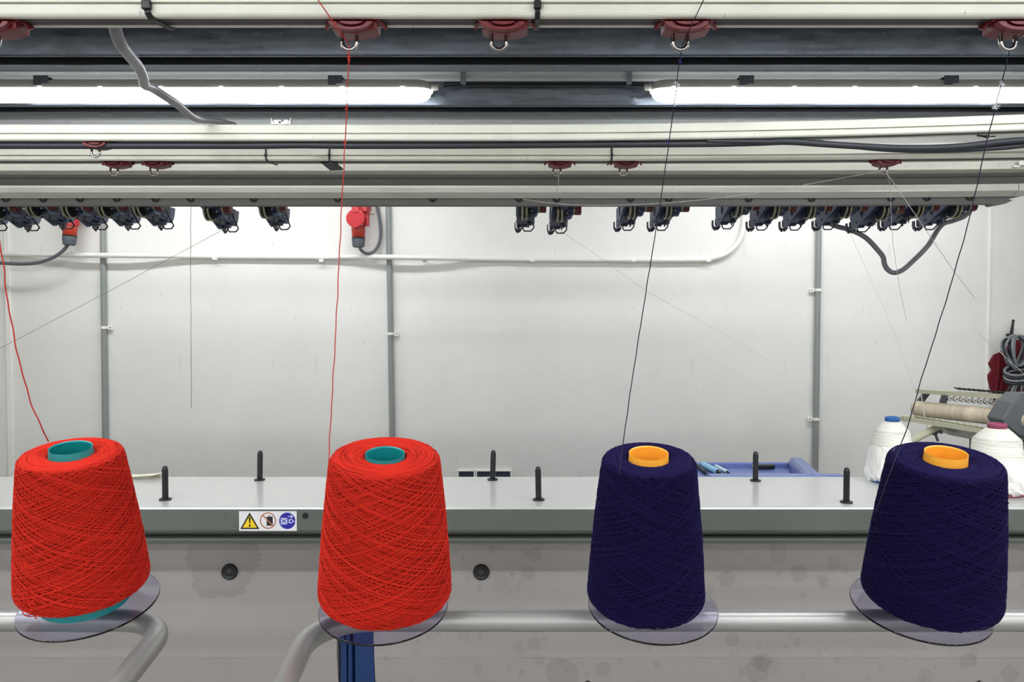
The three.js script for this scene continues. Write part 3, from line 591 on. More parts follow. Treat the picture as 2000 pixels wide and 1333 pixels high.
// ---------------------------------------------------------------- the machine with its shelf
const Z1 = 1.5, SHELF = yOf(991.5, Z1);
const Z2 = (() => { let a = 1.5, b = 2.6; for (let i = 0; i < 40; i++) { const m = (a + b) / 2; yOf(932, m) > SHELF ? a = m : b = m; } return a; })();
const onShelf = (px, py) => { let a = 1.2, b = 3; for (let i = 0; i < 40; i++) { const m = (a + b) / 2; yOf(py, m) > SHELF ? a = m : b = m; } return at(px, py, a); };
const cabinet = thing('machine_cabinet', 'grey machine cabinet with a flat pegged shelf behind the yarn cones', 'machine');
{
  const y = yOf, o = cabinet, S = SHELF;
  const top = [[S, -Z2], [S, -Z1 - 0.005], [S - 0.0012, -Z1 - 0.0015], [S - 0.004, -Z1 - 0.0002], [S - 0.004, -Z1 - 0.01], [S - 0.012, -Z1 - 0.01], [S - 0.012, -Z2 + 0.004], [S - 0.05, -Z2 + 0.004], [S - 0.05, -Z2]];
  const face = [[S - 0.0042, -Z1 - 0.009], [S - 0.0042, -Z1 - 0.0004], [S - 0.006, -Z1], [y(1036, Z1), -Z1], [y(1042, Z1), -Z1 - 0.003], [y(1048, Z1), -Z1 - 0.012], [y(1051, Z1), -Z1 - 0.024], [y(1051, Z1) + 0.02, -Z1 - 0.03], [S - 0.014, -Z1 - 0.03], [S - 0.014, -Z1 - 0.009]];
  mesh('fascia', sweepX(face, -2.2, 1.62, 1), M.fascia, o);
  mesh('shelf', sweepX(top, -2.2, 1.62, 1), M.shelf, o);
  const zl = Z1 + 0.004;
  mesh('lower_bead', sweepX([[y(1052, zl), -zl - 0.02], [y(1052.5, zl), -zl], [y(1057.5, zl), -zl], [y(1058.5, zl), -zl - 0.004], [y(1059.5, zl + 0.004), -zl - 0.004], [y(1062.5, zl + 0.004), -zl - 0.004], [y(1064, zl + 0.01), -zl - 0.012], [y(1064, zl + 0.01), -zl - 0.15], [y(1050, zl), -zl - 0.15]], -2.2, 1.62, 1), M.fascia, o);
  // panels: upright, folding back a little lower down
  const zp = Z1 + 0.13, zq = zp, yT = y(1040, zp), yF = y(1286, zp);
  const panel = (name, x0, x1, mat) => {
    const g = sweepX([[yT, -zp], [yF + 0.002, -zp], [yF - 0.002, -zp - 0.0012], [0.12, -zp - 0.12], [0.12, -zp - 0.15], [yT, -zp - 0.03]], x0, x1, 1);
    const p = g.attributes.position, uv = g.attributes.uv; for (let i = 0; i < uv.count; i++) uv.setXY(i, (p.getX(i) + 2.2) / 4.4, (p.getY(i) - 0.0) / 1.2);
    return mesh(name, g, mat, o);
  };
  // water-stain map on the panels, 4.4 m x 1.2 m
  const spots = [];
  const toUV = (px, py) => { const p = at(px, py, zp); return [(p.x + 2.2), p.y]; };
  const sp = (px, py, rx, ry, a) => { const [u, v] = toUV(px, py); spots.push([u, v, rx * Z1 / F, ry * Z1 / F, a * 0.55, rnd() * 99]); };
  sp(436, 1098, 90, 100, 0.13); sp(80, 1120, 60, 60, 0.06);
  for (let i = 0; i < 190; i++) { const px = rr(735, 2100), py = rr(1068, 1345), s = rnd(); const r = s > 0.9 ? rr(12, 22) : rr(3, 9); sp(px, py, r, r * rr(1.0, 1.45), rr(0.05, 0.12)); }
  for (const [px, py, r] of [[1030, 1120, 16], [1350, 1110, 26], [1420, 1130, 20], [1100, 1320, 40], [1180, 1310, 18], [1430, 1250, 18], [1490, 1295, 22], [1285, 1302, 10], [1020, 1318, 9], [1560, 1120, 20], [1630, 1100, 16], [1610, 1140, 14], [1480, 1310, 30]]) sp(px, py, r, r * 1.1, 0.12);
  const W = 2048, H = 1024, grid = new Float32Array(W * H).fill(1);
  for (const [u, v, a, b, k, ph] of spots) {
    const i0 = Math.max(0, Math.floor((u - a * 1.4) / 4.4 * W)), i1 = Math.min(W - 1, Math.ceil((u + a * 1.4) / 4.4 * W)), j0 = Math.max(0, Math.floor((v - b * 1.4) / 1.2 * H)), j1 = Math.min(H - 1, Math.ceil((v + b * 1.4) / 1.2 * H));
    for (let j = j0; j <= j1; j++) for (let i = i0; i <= i1; i++) {
      const dx = ((i + 0.5) / W * 4.4 - u) / a, dy = ((j + 0.5) / H * 1.2 - v) / b, an = Math.atan2(dy, dx);
      const edge = 0.86 + 0.3 * (vnoise(an * 1.6 + ph, ph, 4, 997) - 0.5) + 0.14 * (vnoise(i / 5, j / 5, 12, 4096) - 0.5), d = Math.hypot(dx, dy);
      if (d < edge) grid[j * W + i] *= 1 - k * (d > edge - 0.12 ? 1.15 : 0.9);
    }
  }
  const stain = tex(W, H, (u, v) => { const k = grid[Math.min(H - 1, Math.floor(v * H)) * W + Math.min(W - 1, Math.floor(u * W))]; const n = 1 + 0.03 * (fbm(u * 90, v * 24, 8, 90, 3) - 0.45); return [0.98 * k * n, 0.965 * k * n, 0.965 * (k + (1 - k) * 0.12) * n]; }, true);
  M.panel = std({ color: 0x9d9996, map: stain, roughness: 0.45 });
  const xl = xOf(658, 1290, zp), xp0 = xOf(663, 1290, zp), xp1 = xOf(730, 1290, zp), xr = xOf(731, 1290, zp);
  panel('front_panel', -2.2, xl, M.panel); panel('front_panel', xr, 1.62, M.panel);
  const g = zp + 0.006;
  mesh('frame_post', sweepX([[0.02, -g], [yT, -g], [yT, -g - 0.05], [0.02, -g - 0.05]], xOf(694, 1290, g), xp1, 1), M.bluePost, o);
  mesh('post_channel', merge([sweepX([[0.02, -g - 0.004], [yT, -g - 0.004], [yT, -g - 0.05], [0.02, -g - 0.05]], xp0, xOf(676, 1290, g), 1), cyl(0.006, 0.006, yT - 0.02, xOf(683, 1290, g), (yT + 0.02) / 2, -g - 0.008, 16), sweepX([[0.02, -g - 0.02], [yT, -g - 0.02], [yT, -g - 0.05], [0.02, -g - 0.05]], xp0, xp1 - 0.01, 1)]), M.bluePost, o);
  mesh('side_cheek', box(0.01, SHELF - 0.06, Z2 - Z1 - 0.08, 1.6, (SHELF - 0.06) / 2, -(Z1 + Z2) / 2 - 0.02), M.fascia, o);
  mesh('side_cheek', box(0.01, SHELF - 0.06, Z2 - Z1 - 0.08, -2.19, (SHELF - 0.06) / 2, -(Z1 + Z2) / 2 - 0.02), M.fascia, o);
  mesh('plinth', box(3.78, 0.14, Z2 - Z1 - 0.2, -0.29, 0.07, -(Z1 + Z2) / 2 - 0.05), M.railDark, o);
  for (const [px, py] of [[449, 1117], [940, 1118]]) {
    const c = at(px, py, zp); const k = mesh('blanking_plug', lathe([[0, 0.006], [0.006, 0.006], [0.0075, 0.0045], [0.0115, 0.0045], [0.013, 0.008], [0.0165, 0.006], [0.0178, 0.0], [0, 0]].map(([r, h]) => [r, h]), 36).rotateX(Math.PI / 2).translate(c.x, c.y, c.z), M.black, o);
    mesh('square_mark', merge([box(0.007, 0.0008, 0.001, 0, 0.003, 0), box(0.007, 0.0008, 0.001, 0, -0.003, 0), box(0.0008, 0.007, 0.001, 0.003, 0, 0), box(0.0008, 0.007, 0.001, -0.003, 0, 0)]).rotateZ(0.5).translate(c.x, c.y, c.z + 0.0064), M.greyCable, k);
  }
  for (const [px, py, h, tilt] of [[323, 977, 67, 0], [1052, 977.5, 66, -0.02], [1653, 982.5, 69, 0], [1957, 983, 68, 0], [507.5, 938.5, 58, 0.02], [962, 938, 58.5, 0.03], [1475.5, 940, 58, 0], [664, 977.5, 66, 0]]) {
    const c = onShelf(px, py), H = h / F * -c.z;
    const p = mesh('peg', lathe([[0, H], [0.0035, H], [0.0052, H - 0.004], [0.0062, H - 0.0085], [0.0062, 0.003], [0, 0.003]], 24).rotateZ(-tilt).translate(c.x, c.y, c.z), M.black, o);
    mesh('flange', lathe([[0, 0.0042], [0.0105, 0.0038], [0.0122, 0.0022], [0.0122, 0.0004], [0, 0.0004]], 28).translate(c.x, c.y, c.z), M.black, p);
  }
  // warning label
  const cv = document.createElement('canvas'); cv.width = 900; cv.height = 300; const q = cv.getContext('2d');
  q.fillStyle = '#d6d5d6'; q.fillRect(0, 0, 900, 300);
  q.fillStyle = '#1a1408'; q.beginPath(); q.moveTo(166, 18); q.lineTo(316, 272); q.lineTo(16, 272); q.closePath(); q.fill();
  q.fillStyle = '#e3c21a'; q.beginPath(); q.moveTo(166, 66); q.lineTo(278, 250); q.lineTo(54, 250); q.closePath(); q.fill();
  q.fillStyle = '#140f06'; q.beginPath(); q.moveTo(150, 96); q.quadraticCurveTo(166, 76, 182, 96); q.lineTo(174, 184); q.lineTo(158, 184); q.closePath(); q.fill(); q.beginPath(); q.arc(166, 220, 17, 0, 7); q.fill();
  q.fillStyle = '#15141a'; q.fillRect(430, 82, 96, 140); q.fillRect(480, 64, 10, 20); q.fillRect(440, 70, 50, 5);
  q.strokeStyle = '#a5613f'; q.lineWidth = 17; q.beginPath(); q.arc(451, 143, 117, 0, 7); q.stroke(); q.lineWidth = 20; q.beginPath(); q.moveTo(372, 62); q.lineTo(532, 224); q.stroke();
  q.fillStyle = '#1b1c8f'; q.beginPath(); q.arc(752, 146, 126, 0, 7); q.fill();
  q.strokeStyle = '#e4e4f2'; q.lineWidth = 9; q.strokeRect(656, 108, 88, 86); q.beginPath(); q.arc(700, 151, 32, 0, 7); q.stroke(); q.fillStyle = '#e4e4f2'; q.fillRect(694, 128, 12, 10); q.fillRect(694, 164, 12, 10); q.fillRect(684, 146, 8, 8); q.fillRect(708, 146, 8, 8);
  q.beginPath(); q.moveTo(760, 80); q.lineTo(834, 80); q.stroke(); q.beginPath(); q.moveTo(806, 54); q.lineTo(836, 80); q.lineTo(806, 106); q.stroke();
  q.beginPath(); q.moveTo(762, 136); q.lineTo(788, 136); q.moveTo(762, 166); q.lineTo(788, 166); q.stroke(); q.beginPath(); q.moveTo(790, 124); q.lineTo(812, 124); q.arc(812, 151, 27, -Math.PI / 2, Math.PI / 2); q.lineTo(790, 178); q.closePath(); q.stroke(); q.beginPath(); q.moveTo(840, 151); q.lineTo(874, 151); q.stroke();
  const ct = new THREE.CanvasTexture(cv); ct.colorSpace = THREE.SRGBColorSpace;
  const a = at(467, 999, Z1), b = at(580, 1037.5, Z1);
  const lb = mesh('warning_label', new THREE.PlaneGeometry(b.x - a.x, a.y - b.y).translate((a.x + b.x) / 2, (a.y + b.y) / 2, -Z1 + 0.0008), std({ map: ct, roughness: 0.4 }), o);
  lb.userData.label = 'warning label with three safety pictograms';
  const h = at(596.5, 1008, Z1); mesh('hole', cyl(0.0061, 0.0061, 0.002, 0, 0, 0, 24).rotateX(Math.PI / 2).translate(h.x, h.y, -Z1 + 0.0001), M.black, o);
}

// ---------------------------------------------------------------- tubular rails
const ZT = 1.03, YT = yOf(1213, ZT), RT = 21 / F * ZT;
{
  const d = -Math.tan(9 * Math.PI / 180);
  const bend = (xs, xe, s) => { // quarter turn from along x to towards the viewer
    const P = []; const R = Math.abs(xe - xs);
    for (let i = 0; i <= 10; i++) { const a = i / 10 * Math.PI / 2; P.push(V(xs + s * R * Math.sin(a), YT - 0.004 * (i / 10) ** 2, -ZT + R * (1 - Math.cos(a)))); }
    for (let i = 1; i <= 5; i++) { const z = i * 0.09; P.push(V(xe, YT - 0.004 + d * z, -ZT + R + z)); }
    return P;
  };
  const left = [V(-2.0, YT, -ZT), V(-1.2, YT, -ZT), V(-0.8, YT, -ZT), ...bend(-0.535, -0.4625, 1)];
  const right = [V(2.0, YT, -ZT), V(1.2, YT, -ZT), V(0.6, YT, -ZT), V(0.0, YT, -ZT), ...bend(-0.19, -0.268, -1)];
  const t1 = thing('tubular_rail', 'silver tubular rail under the left cone, bending forward beside it', 'rail', null, 'silver tubular rails');
  mesh('tube', new THREE.TubeGeometry(curve(left), 160, RT, 28), M.tubeSilver, t1);
  const t2 = thing('tubular_rail', 'long silver tubular rail under the three right cones, bending forward at the second', 'rail', null, 'silver tubular rails');
  mesh('tube', new THREE.TubeGeometry(curve(right), 200, RT, 28), M.tubeSilver, t2);
  // stand legs, outside the picture, that carry the rails
  for (const [x, t] of [[-1.9, t1], [1.9, t2]]) mesh('leg', rod(V(x, 0, -ZT), V(x, YT, -ZT), RT * 0.95, 20), M.tubeSilver, t);
}

// ---------------------------------------------------------------- yarn cones on clear plates
const TILT = 11.5 * Math.PI / 180;
function coneSet(c) {
  const base = at(c.base[0], c.base[1], c.Z), top = at(c.top[0], c.top[1], c.Zt), axis = top.clone().sub(base), L = axis.length(); axis.normalize();
  const qC = new THREE.Quaternion().setFromUnitVectors(V(0, 1, 0), axis);
  // plate
  const dc = at(c.disc[0], c.disc[1], c.Z), qD = new THREE.Quaternion().setFromEuler(new THREE.Euler(TILT, 0, c.roll || 0));
  const plate = thing('cone_plate', c.plateLabel, 'cone plate', dc, 'clear cone plates'); plate.quaternion.copy(qD);
  mesh('disc', lathe([[0, -0.0015], [0.0842, -0.0015], [0.0852, -0.0008], [0.0852, 0.0008], [0.0842, 0.0015], [0, 0.0015]], 128), M.acrylic, plate);
  mesh('socket', lathe([[0.0, -0.0025], [0.016, -0.0025], [0.015, -0.016], [0, -0.016]], 24), M.railDark, plate);
  // cone
  const o = thing('yarn_cone', c.label, 'yarn cone', base.clone().addScaledVector(axis, 0.004), 'yarn cones on the rail'); o.quaternion.copy(qC);
  const cR = 0.0246, cB = c.foot || 0.04, yb = c.yb, yt = L - c.out, Rb = c.Rb, Rt = c.Rt;
  mesh('core', lathe([[cB, 0.0], [cR, L - 0.004], [cR + 0.0002, L - 0.0035], [cR - 0.0008, L - 0.0045], [cR - 0.0018, L - 0.005], [cB - 0.0028, 0], [cB, 0]], 64), c.core, o);
  const prof = [[cB - 0.002, yb], [Rb - 0.02, yb + 0.0005]];
  for (let i = 0; i <= 8; i++) { const a = -Math.PI / 2 + i / 8 * Math.PI / 2; prof.push([Rb - 0.014 + Math.cos(a) * 0.014, yb + 0.014 + Math.sin(a) * 0.013]); }
  const rs = (y) => Rb + (Rt - Rb) * (y - yb - 0.014) / (yt - 0.009 - yb - 0.014) + 0.0016 * Math.sin(Math.PI * (y - yb) / (yt - yb));
  for (let i = 1; i < 14; i++) { const y = yb + 0.014 + (yt - 0.009 - yb - 0.014) * i / 14; prof.push([rs(y), y]); }
  for (let i = 0; i <= 8; i++) { const a = i / 8 * Math.PI / 2; prof.push([Rt - 0.009 + Math.cos(a) * 0.009, yt - 0.009 + Math.sin(a) * 0.009]); }
  prof.push([cR + 0.012, yt - 0.0008], [cR + 0.004, yt - 0.0022], [cR + 0.0008, yt - 0.004]);
  const body = lathe(prof.map(([r, y]) => [r > cR + 0.0125 ? r - 0.0036 : Math.max(r, cR + 0.0008), y - (y > yt - 0.006 ? 0.0016 : 0)]), 96);
  { const p = body.attributes.position, uv = body.attributes.uv; for (let i = 0; i < uv.count; i++) uv.setXY(i, uv.getX(i) * 8, uv.getY(i) * 4); }
  const yarn = mesh('yarn_body', body, c.mat, o);
  // wound strands: up and down traverses of about one turn each
  const geos = [], ref = (p) => V(p.x, 0, p.z).normalize(); let ph = 0;
  const y0 = yb + 0.004, y1 = yt - 0.0012;
  const radAt = (y) => { if (y < yb + 0.014) { const t = (yb + 0.014 - y) / 0.013; return Rb - 0.014 + 0.014 * Math.sqrt(Math.max(0, 1 - t * t)); } if (y > yt - 0.009) { const t = (y - yt + 0.009) / 0.009; return Rt - 0.009 + 0.009 * Math.sqrt(Math.max(0, 1 - t * t)); } return rs(y); };
  for (let k = 0; k < c.wraps; k++) {
    const up = k % 2 === 0, turns = 0.98 + rr(-0.05, 0.05) + (rnd() < 0.1 ? rr(-0.3, 0.3) : 0), n = 50, lift = rr(-0.002, 0.0004), lo = y0 + rr(0, 0.003), hi = y1 - rr(0, 0.002);
    ph = (k >> 1) * 2.3999632 + (up ? 0 : 1.3) + rr(-0.03, 0.03);
    const run = rnd() < 0.06; // now and then a ribbon of three threads side by side
    for (const dp of run ? [0, 0.02, 0.04] : [0]) {
      const P = [];
      for (let i = 0; i <= n; i++) {
        const t = i / n, y = up ? lo + (hi - lo) * t : hi - (hi - lo) * t, a = ph + dp + turns * Math.PI * 2 * (t + 0.012 * Math.sin(t * Math.PI * 2)), r = radAt(y) + lift;
        P.push(V(Math.cos(a) * r, y, Math.sin(a) * r));
      }
      const s = rr(0.88, 1.08); geos.push(strand(P, c.r * rr(0.85, 1.15), 4, ref, () => s));
    }
  }
  for (let k = 0; k < 190; k++) { // turns lying on the top
    const R0 = cR + 0.003 + (Rt - 0.002 - cR - 0.003) * (k + rnd()) / 190, P = [], a0 = rnd() * 7, ln = rr(1.4, 5.5), n = 40, ec = rr(0, 0.002), ea = rnd() * 7;
    for (let i = 0; i <= n; i++) { const a = a0 + ln * i / n, r = R0 + ec * Math.cos(a - ea) + 0.002 * (i / n - 0.5); const rim = Math.max(0, (r - (Rt - 0.009)) / 0.009); const y = r < cR + 0.012 ? yt - 0.0022 + (r - cR - 0.004) / 0.008 * 0.0014 : yt - 0.0006 - 0.009 * (1 - Math.sqrt(Math.max(0, 1 - Math.min(1, rim) ** 2))); P.push(V(Math.cos(a) * r, y - 0.0001, Math.sin(a) * r)); }
    geos.push(strand(P, c.r * 0.85, 5, () => V(0, 1, 0), () => 1));
  }
  const st = mesh('wound_thread', mergeGeometries(geos), c.strandMat, yarn); st.userData.kind = 'stuff';
  // stray fibres
  const fp = []; const hair = (p, nrm) => { const d = nrm.clone().add(V(rr(-1, 1), rr(-1, 1), rr(-1, 1)).multiplyScalar(0.9)).normalize(), l = rr(0.0008, c.fuzz), w = V(rr(-1, 1), rr(-1, 1), rr(-1, 1)).cross(d).normalize().multiplyScalar(0.00009); const m = p.clone().addScaledVector(d, l * 0.6).addScaledVector(nrm, -l * 0.1), e = p.clone().addScaledVector(d, l).addScaledVector(nrm, -l * 0.45); for (const [a, b] of [[p, m], [m, e]]) { for (const v of [a.clone().sub(w), a.clone().add(w), b.clone().add(w), a.clone().sub(w), b.clone().add(w), b.clone().sub(w)]) fp.push(v.x, v.y, v.z); } };
  for (let i = 0; i < 5200; i++) { const a = rnd() * 7; if (rnd() < 0.3) { const r = Math.sqrt(rr((cR / Rt) ** 2, 1)) * Rt; hair(V(Math.cos(a) * r, yt - (r > Rt - 0.006 ? 0.003 : 0.0005), Math.sin(a) * r), V(Math.cos(a) * 0.2, 1, Math.sin(a) * 0.2).normalize()); } else { const y = rr(y0, y1), r = radAt(y) - 0.0001; hair(V(Math.cos(a) * r, y, Math.sin(a) * r), V(Math.cos(a), 0.1, Math.sin(a)).normalize()); } }
  const fg = new THREE.BufferGeometry(); fg.setAttribute('position', new THREE.Float32BufferAttribute(fp, 3)); fg.computeVertexNormals();
  const fz = mesh('fuzz', fg, c.fuzzMat, yarn); fz.userData.kind = 'stuff';
  if (c.curl) { // loose loops of thread low on the side
    const P = []; for (let i = 0; i <= 60; i++) { const t = i / 60, a = c.curl + 0.28 * t + 0.05 * Math.sin(t * 19), y = yb + 0.016 + 0.03 * Math.sin(t * 5.2) * (1 - t * 0.6) + 0.007 * Math.cos(t * 17), r = radAt(y) + 0.0025 + 0.002 * Math.sin(t * 9); P.push(V(Math.cos(a) * r, y, Math.sin(a) * r)); }
    mesh('loose_end', strand(P, c.r * 1.4, 6, ref, () => 1.1), c.strandMat, o);
  }
  return { o, base, axis, L, yt, Rt, rs, radAt };
}
const wool = (hex, sheenHex, k, b) => phy({ color: hex, roughness: 0.9, sheen: k, sheenRoughness: 0.6, sheenColor: new THREE.Color(sheenHex), specularIntensity: 0.25, ...b });
M.redYarn = wool(0xc0281b, 0xff6a4a, 0.15, { map: tFibreCol, bumpMap: tFibre, bumpScale: 0.0009 });
M.redStrand = wool(0xc0281b, 0xff6a4a, 0.15, { vertexColors: true });
M.redFuzz = std({ color: 0xd03a2a, roughness: 1 });
M.navyYarn = wool(0x150e38, 0x6a5ac0, 0.18, { map: tFibreCol, bumpMap: tFibre, bumpScale: 0.0009 });
M.navyStrand = wool(0x150e38, 0x6a5ac0, 0.18, { vertexColors: true });
M.navyFuzz = std({ color: 0x35287c, roughness: 1 });
const RED = { core: M.teal, mat: M.redYarn, strandMat: M.redStrand, fuzzMat: M.redFuzz, r: 0.00042, wraps: 330, fuzz: 0.0024 };
const NAVY = { core: M.orangeCore, mat: M.navyYarn, strandMat: M.navyStrand, fuzzMat: M.navyFuzz, r: 0.0004, wraps: 330, fuzz: 0.003 };
const K1 = coneSet({ ...RED, base: [168, 1176], top: [138, 875], disc: [176, 1178.5], Z: 1.0, Zt: 0.956, Rb: 0.0795, Rt: 0.0605, yb: 0.0165, out: 0.010, foot: 0.055, curl: 1.72, label: 'red yarn cone at the left, on a teal core, loose loops near its foot', plateLabel: 'clear plate under the left red cone' });
const K2 = coneSet({ ...RED, base: [753, 1179], top: [752, 887], disc: [750, 1185], Z: 1.0, Zt: 0.956, Rb: 0.087, Rt: 0.0695, yb: 0.006, out: 0.005, label: 'fatter red yarn cone on a teal core, second from the left', plateLabel: 'clear plate under the second red cone, over the blue post' });
const K3 = coneSet({ ...NAVY, base: [1260, 1180], top: [1267, 886], disc: [1274, 1184], Z: 1.0, Zt: 0.956, Rb: 0.0765, Rt: 0.0592, yb: 0.001, out: 0.009, label: 'slimmer navy yarn cone on an orange core, third from the left', plateLabel: 'clear plate under the slimmer navy cone' });
const K4 = coneSet({ ...NAVY, base: [1814, 1181], top: [1848, 885], disc: [1795, 1185], Z: 1.0, Zt: 0.956, Rb: 0.084, Rt: 0.0672, yb: 0.003, out: 0.012, label: 'navy yarn cone on an orange core at the right, before the white spools', plateLabel: 'clear plate under the right navy cone' });
// chrome spindle tips just reaching into the bottom of the picture
for (const [px, w] of [[1148, 'below the slimmer navy cone'], [1914, 'below the right navy cone']]) {
  const c = at(px, 1330, 0.97); tag(mesh('spindle_pin', merge([cyl(0.0052, 0.0052, c.y - 0.005, c.x, (c.y - 0.005) / 2, c.z, 16), new THREE.SphereGeometry(0.0052, 16, 12).translate(c.x, c.y - 0.0052, c.z)]), M.chrome), `chrome spindle tip at the bottom picture edge, ${w}`, 'spindle', 'chrome spindle tips');
}
// ---------------------------------------------------------------- threads
function thread(pts, r, mat, label, wob = 0.0006, seg = 120) {
  const c = curve(pts.map((p) => at(...p))), P = []; const ph = rnd() * 9;
  for (let i = 0; i <= seg; i++) { const p = c.getPointAt(i / seg); p.x += wob * Math.sin(i * 0.37 + ph) * Math.sin(i * 0.11); P.push(p); }
  return tag(mesh('yarn_thread', strand(P, r, 6, null, (i) => 0.8 + 0.35 * ((i * 7) % 5) / 4), mat), label, 'thread');
}
M.threadRed = std({ color: 0xb02a24, roughness: 0.9, vertexColors: true }); M.threadNavy = std({ color: 0x0f0c28, roughness: 0.9, vertexColors: true });
M.threadWhite = std({ color: 0xd9d6cf, roughness: 0.8, vertexColors: true }); M.threadGrey = std({ color: 0x6a625d, roughness: 0.9, vertexColors: true }); M.tuft = std({ color: 0xeceaf2, roughness: 0.9 });
function tuft(t, px, py, Z, n, len, mat) {
  const c = at(px, py, Z), g = [];
  for (let i = 0; i < n; i++) { const a = rnd() * 6.28, l = len * rr(0.5, 1), o = V(rr(-0.001, 0.001), rr(-0.003, 0.003), rr(-0.001, 0.001)).add(c), e = o.clone().add(V(Math.cos(a) * l, Math.sin(a) * l * 0.9, rr(-0.4, 0.4) * l)); g.push(rod(o, e, 0.00022, 5)); }
  mesh('tuft', merge(g), mat, t);
}
const lz = ZA + 0.022;
const tr = thread([[620, -2, lz - 0.03], [640, 28, lz - 0.028], [664, 62, lz - 0.016], [681.5, 88, lz], [681.8, 96, lz], [680, 140, 0.942], [676, 240, 0.944], [668, 390, 0.946], [655, 660, 0.948], [645, 840, 0.945], [641, 921, 0.945]], 0.0007, M.threadRed, 'long red thread from the top rail guide down to the second cone', 0.0005, 200);
tuft(tr, 681, 108, 0.942, 14, 0.003, M.redFuzz); tuft(tr, 682, 120, 0.942, 14, 0.003, M.redFuzz); tuft(tr, 676, 210, 0.943, 10, 0.0025, M.redFuzz); tuft(tr, 673, 277, 0.944, 10, 0.0025, M.redFuzz);
thread([[-30, 330, 0.93], [-6, 440, 0.93], [2, 488, 0.93], [8, 530, 0.932], [13, 575, 0.934], [24, 640, 0.938], [40, 715, 0.942], [60, 785, 0.95], [80, 833, 0.96], [94, 863, 0.975]], 0.0008, M.threadRed, 'red thread curving down at the left edge to the left cone', 0.0008, 120);
const tn = thread([[1375, -2, lz - 0.03], [1360, 30, lz - 0.028], [1345, 62, lz - 0.016], [1332.5, 88, lz], [1331.5, 96, lz], [1326, 130, 0.942], [1318, 195, 0.942], [1308, 268, 0.943], [1292, 380, 0.944], [1262, 568, 0.946], [1232, 760, 0.947], [1217, 866, 0.945], [1212, 905, 0.918], [1209, 925, 0.906]], 0.00062, M.threadNavy, 'navy thread from the top rail guide down to the slimmer navy cone', 0.0003, 220);
tuft(tn, 1321, 165, 0.941, 14, 0.005, M.tuft); tuft(tn, 1317, 204, 0.942, 16, 0.003, M.tuft); tuft(tn, 1328, 118, 0.941, 12, 0.003, M.navyFuzz); tuft(tn, 1304, 276, 0.942, 9, 0.003, M.navyFuzz);
const tq = thread([[2030, 40, lz - 0.01], [1998, 66, lz - 0.004], [1977, 86, lz], [1972, 98, lz], [1962, 140, 0.942], [1944, 210, 0.944], [1922, 300, 0.945], [1895, 420, 0.947], [1850, 580, 0.949], [1800, 740, 0.95], [1768, 848, 0.952], [1758, 872, 0.955], [1740, 920, 0.916], [1716, 985, 0.912], [1711, 1000, 0.914]], 0.00062, M.threadNavy, 'navy thread from the top right guide down to the right navy cone', 0.0004, 220);
tuft(tq, 1956, 166, 0.942, 18, 0.005, M.tuft); tuft(tq, 1944, 208, 0.943, 26, 0.006, M.tuft);
const zf = ZE + 0.24;
thread([[-40, 702, 2.3], [0, 681, 2.3], [200, 576, 2.25], [437, 448, zf]], 0.0006, M.threadGrey, 'fine grey thread slanting from a lone feeder to the left edge', 0.0004, 80);
thread([[373, 394, ZE + 0.02], [372, 500, ZE + 0.02], [373, 650, ZE + 0.02], [374, 798, ZE + 0.02]], 0.0007, M.threadGrey, 'fine dark thread hanging straight down and ending in mid-air', 0.0006, 80);
thread([[1092, 338, ZC + 0.01], [1091, 350, ZE - 0.03], [1089, 372, ZE - 0.02], [1088, 389, ZE + 0.02]], 0.0007, M.threadWhite, 'short white thread from a red guide to a beam eyelet', 0.0002, 20);
thread([[1020, 389, ZE + 0.02], [1060, 395, ZE - 0.02], [1120, 400, ZE - 0.06], [1200, 401, ZE - 0.09], [1320, 395, ZE - 0.11], [1450, 381, ZE - 0.13], [1600, 356, ZE - 0.14], [1726, 333, ZC + 0.012]], 0.0008, M.threadWhite, 'white thread sagging in front of the beam to a red guide', 0.0003, 120);
thread([[1729, 334, ZC + 0.012], [1780, 408, 1.95], [1822, 470, 2.1], [1862, 528, 2.3], [1903, 582, 2.5]], 0.0008, M.threadWhite, 'white thread running steeply right from the meeting of threads', 0.0003, 80);
thread([[1729, 336, ZC + 0.012], [1736, 350, 1.9], [1741, 430, 2.0], [1746, 490, 2.1], [1757, 560, 2.2], [1770, 625, 2.3]], 0.0006, M.threadWhite, 'white thread hanging almost straight from the meeting of threads', 0.0003, 80);
thread([[1660, 455, 2.2], [1700, 545, 2.3], [1730, 610, 2.35], [1790, 770, 2.4]], 0.0004, M.threadWhite, 'faint white thread behind the drooping hose', 0.0003, 60);
thread([[1093, 450, ZE + 0.25], [1175, 505, 2.35], [1250, 560, 2.4], [1400, 645, 2.6], [1500, 705, 2.5]], 0.0006, M.threadWhite, 'faint pale thread slanting across the middle of the wall', 0.0003, 60);
thread([[1910, 652, 2.5], [1955, 690, 2.5], [2012, 742, 2.5]], 0.0009, M.threadWhite, 'white thread crossing in front of the coiled cable', 0.0003, 30);

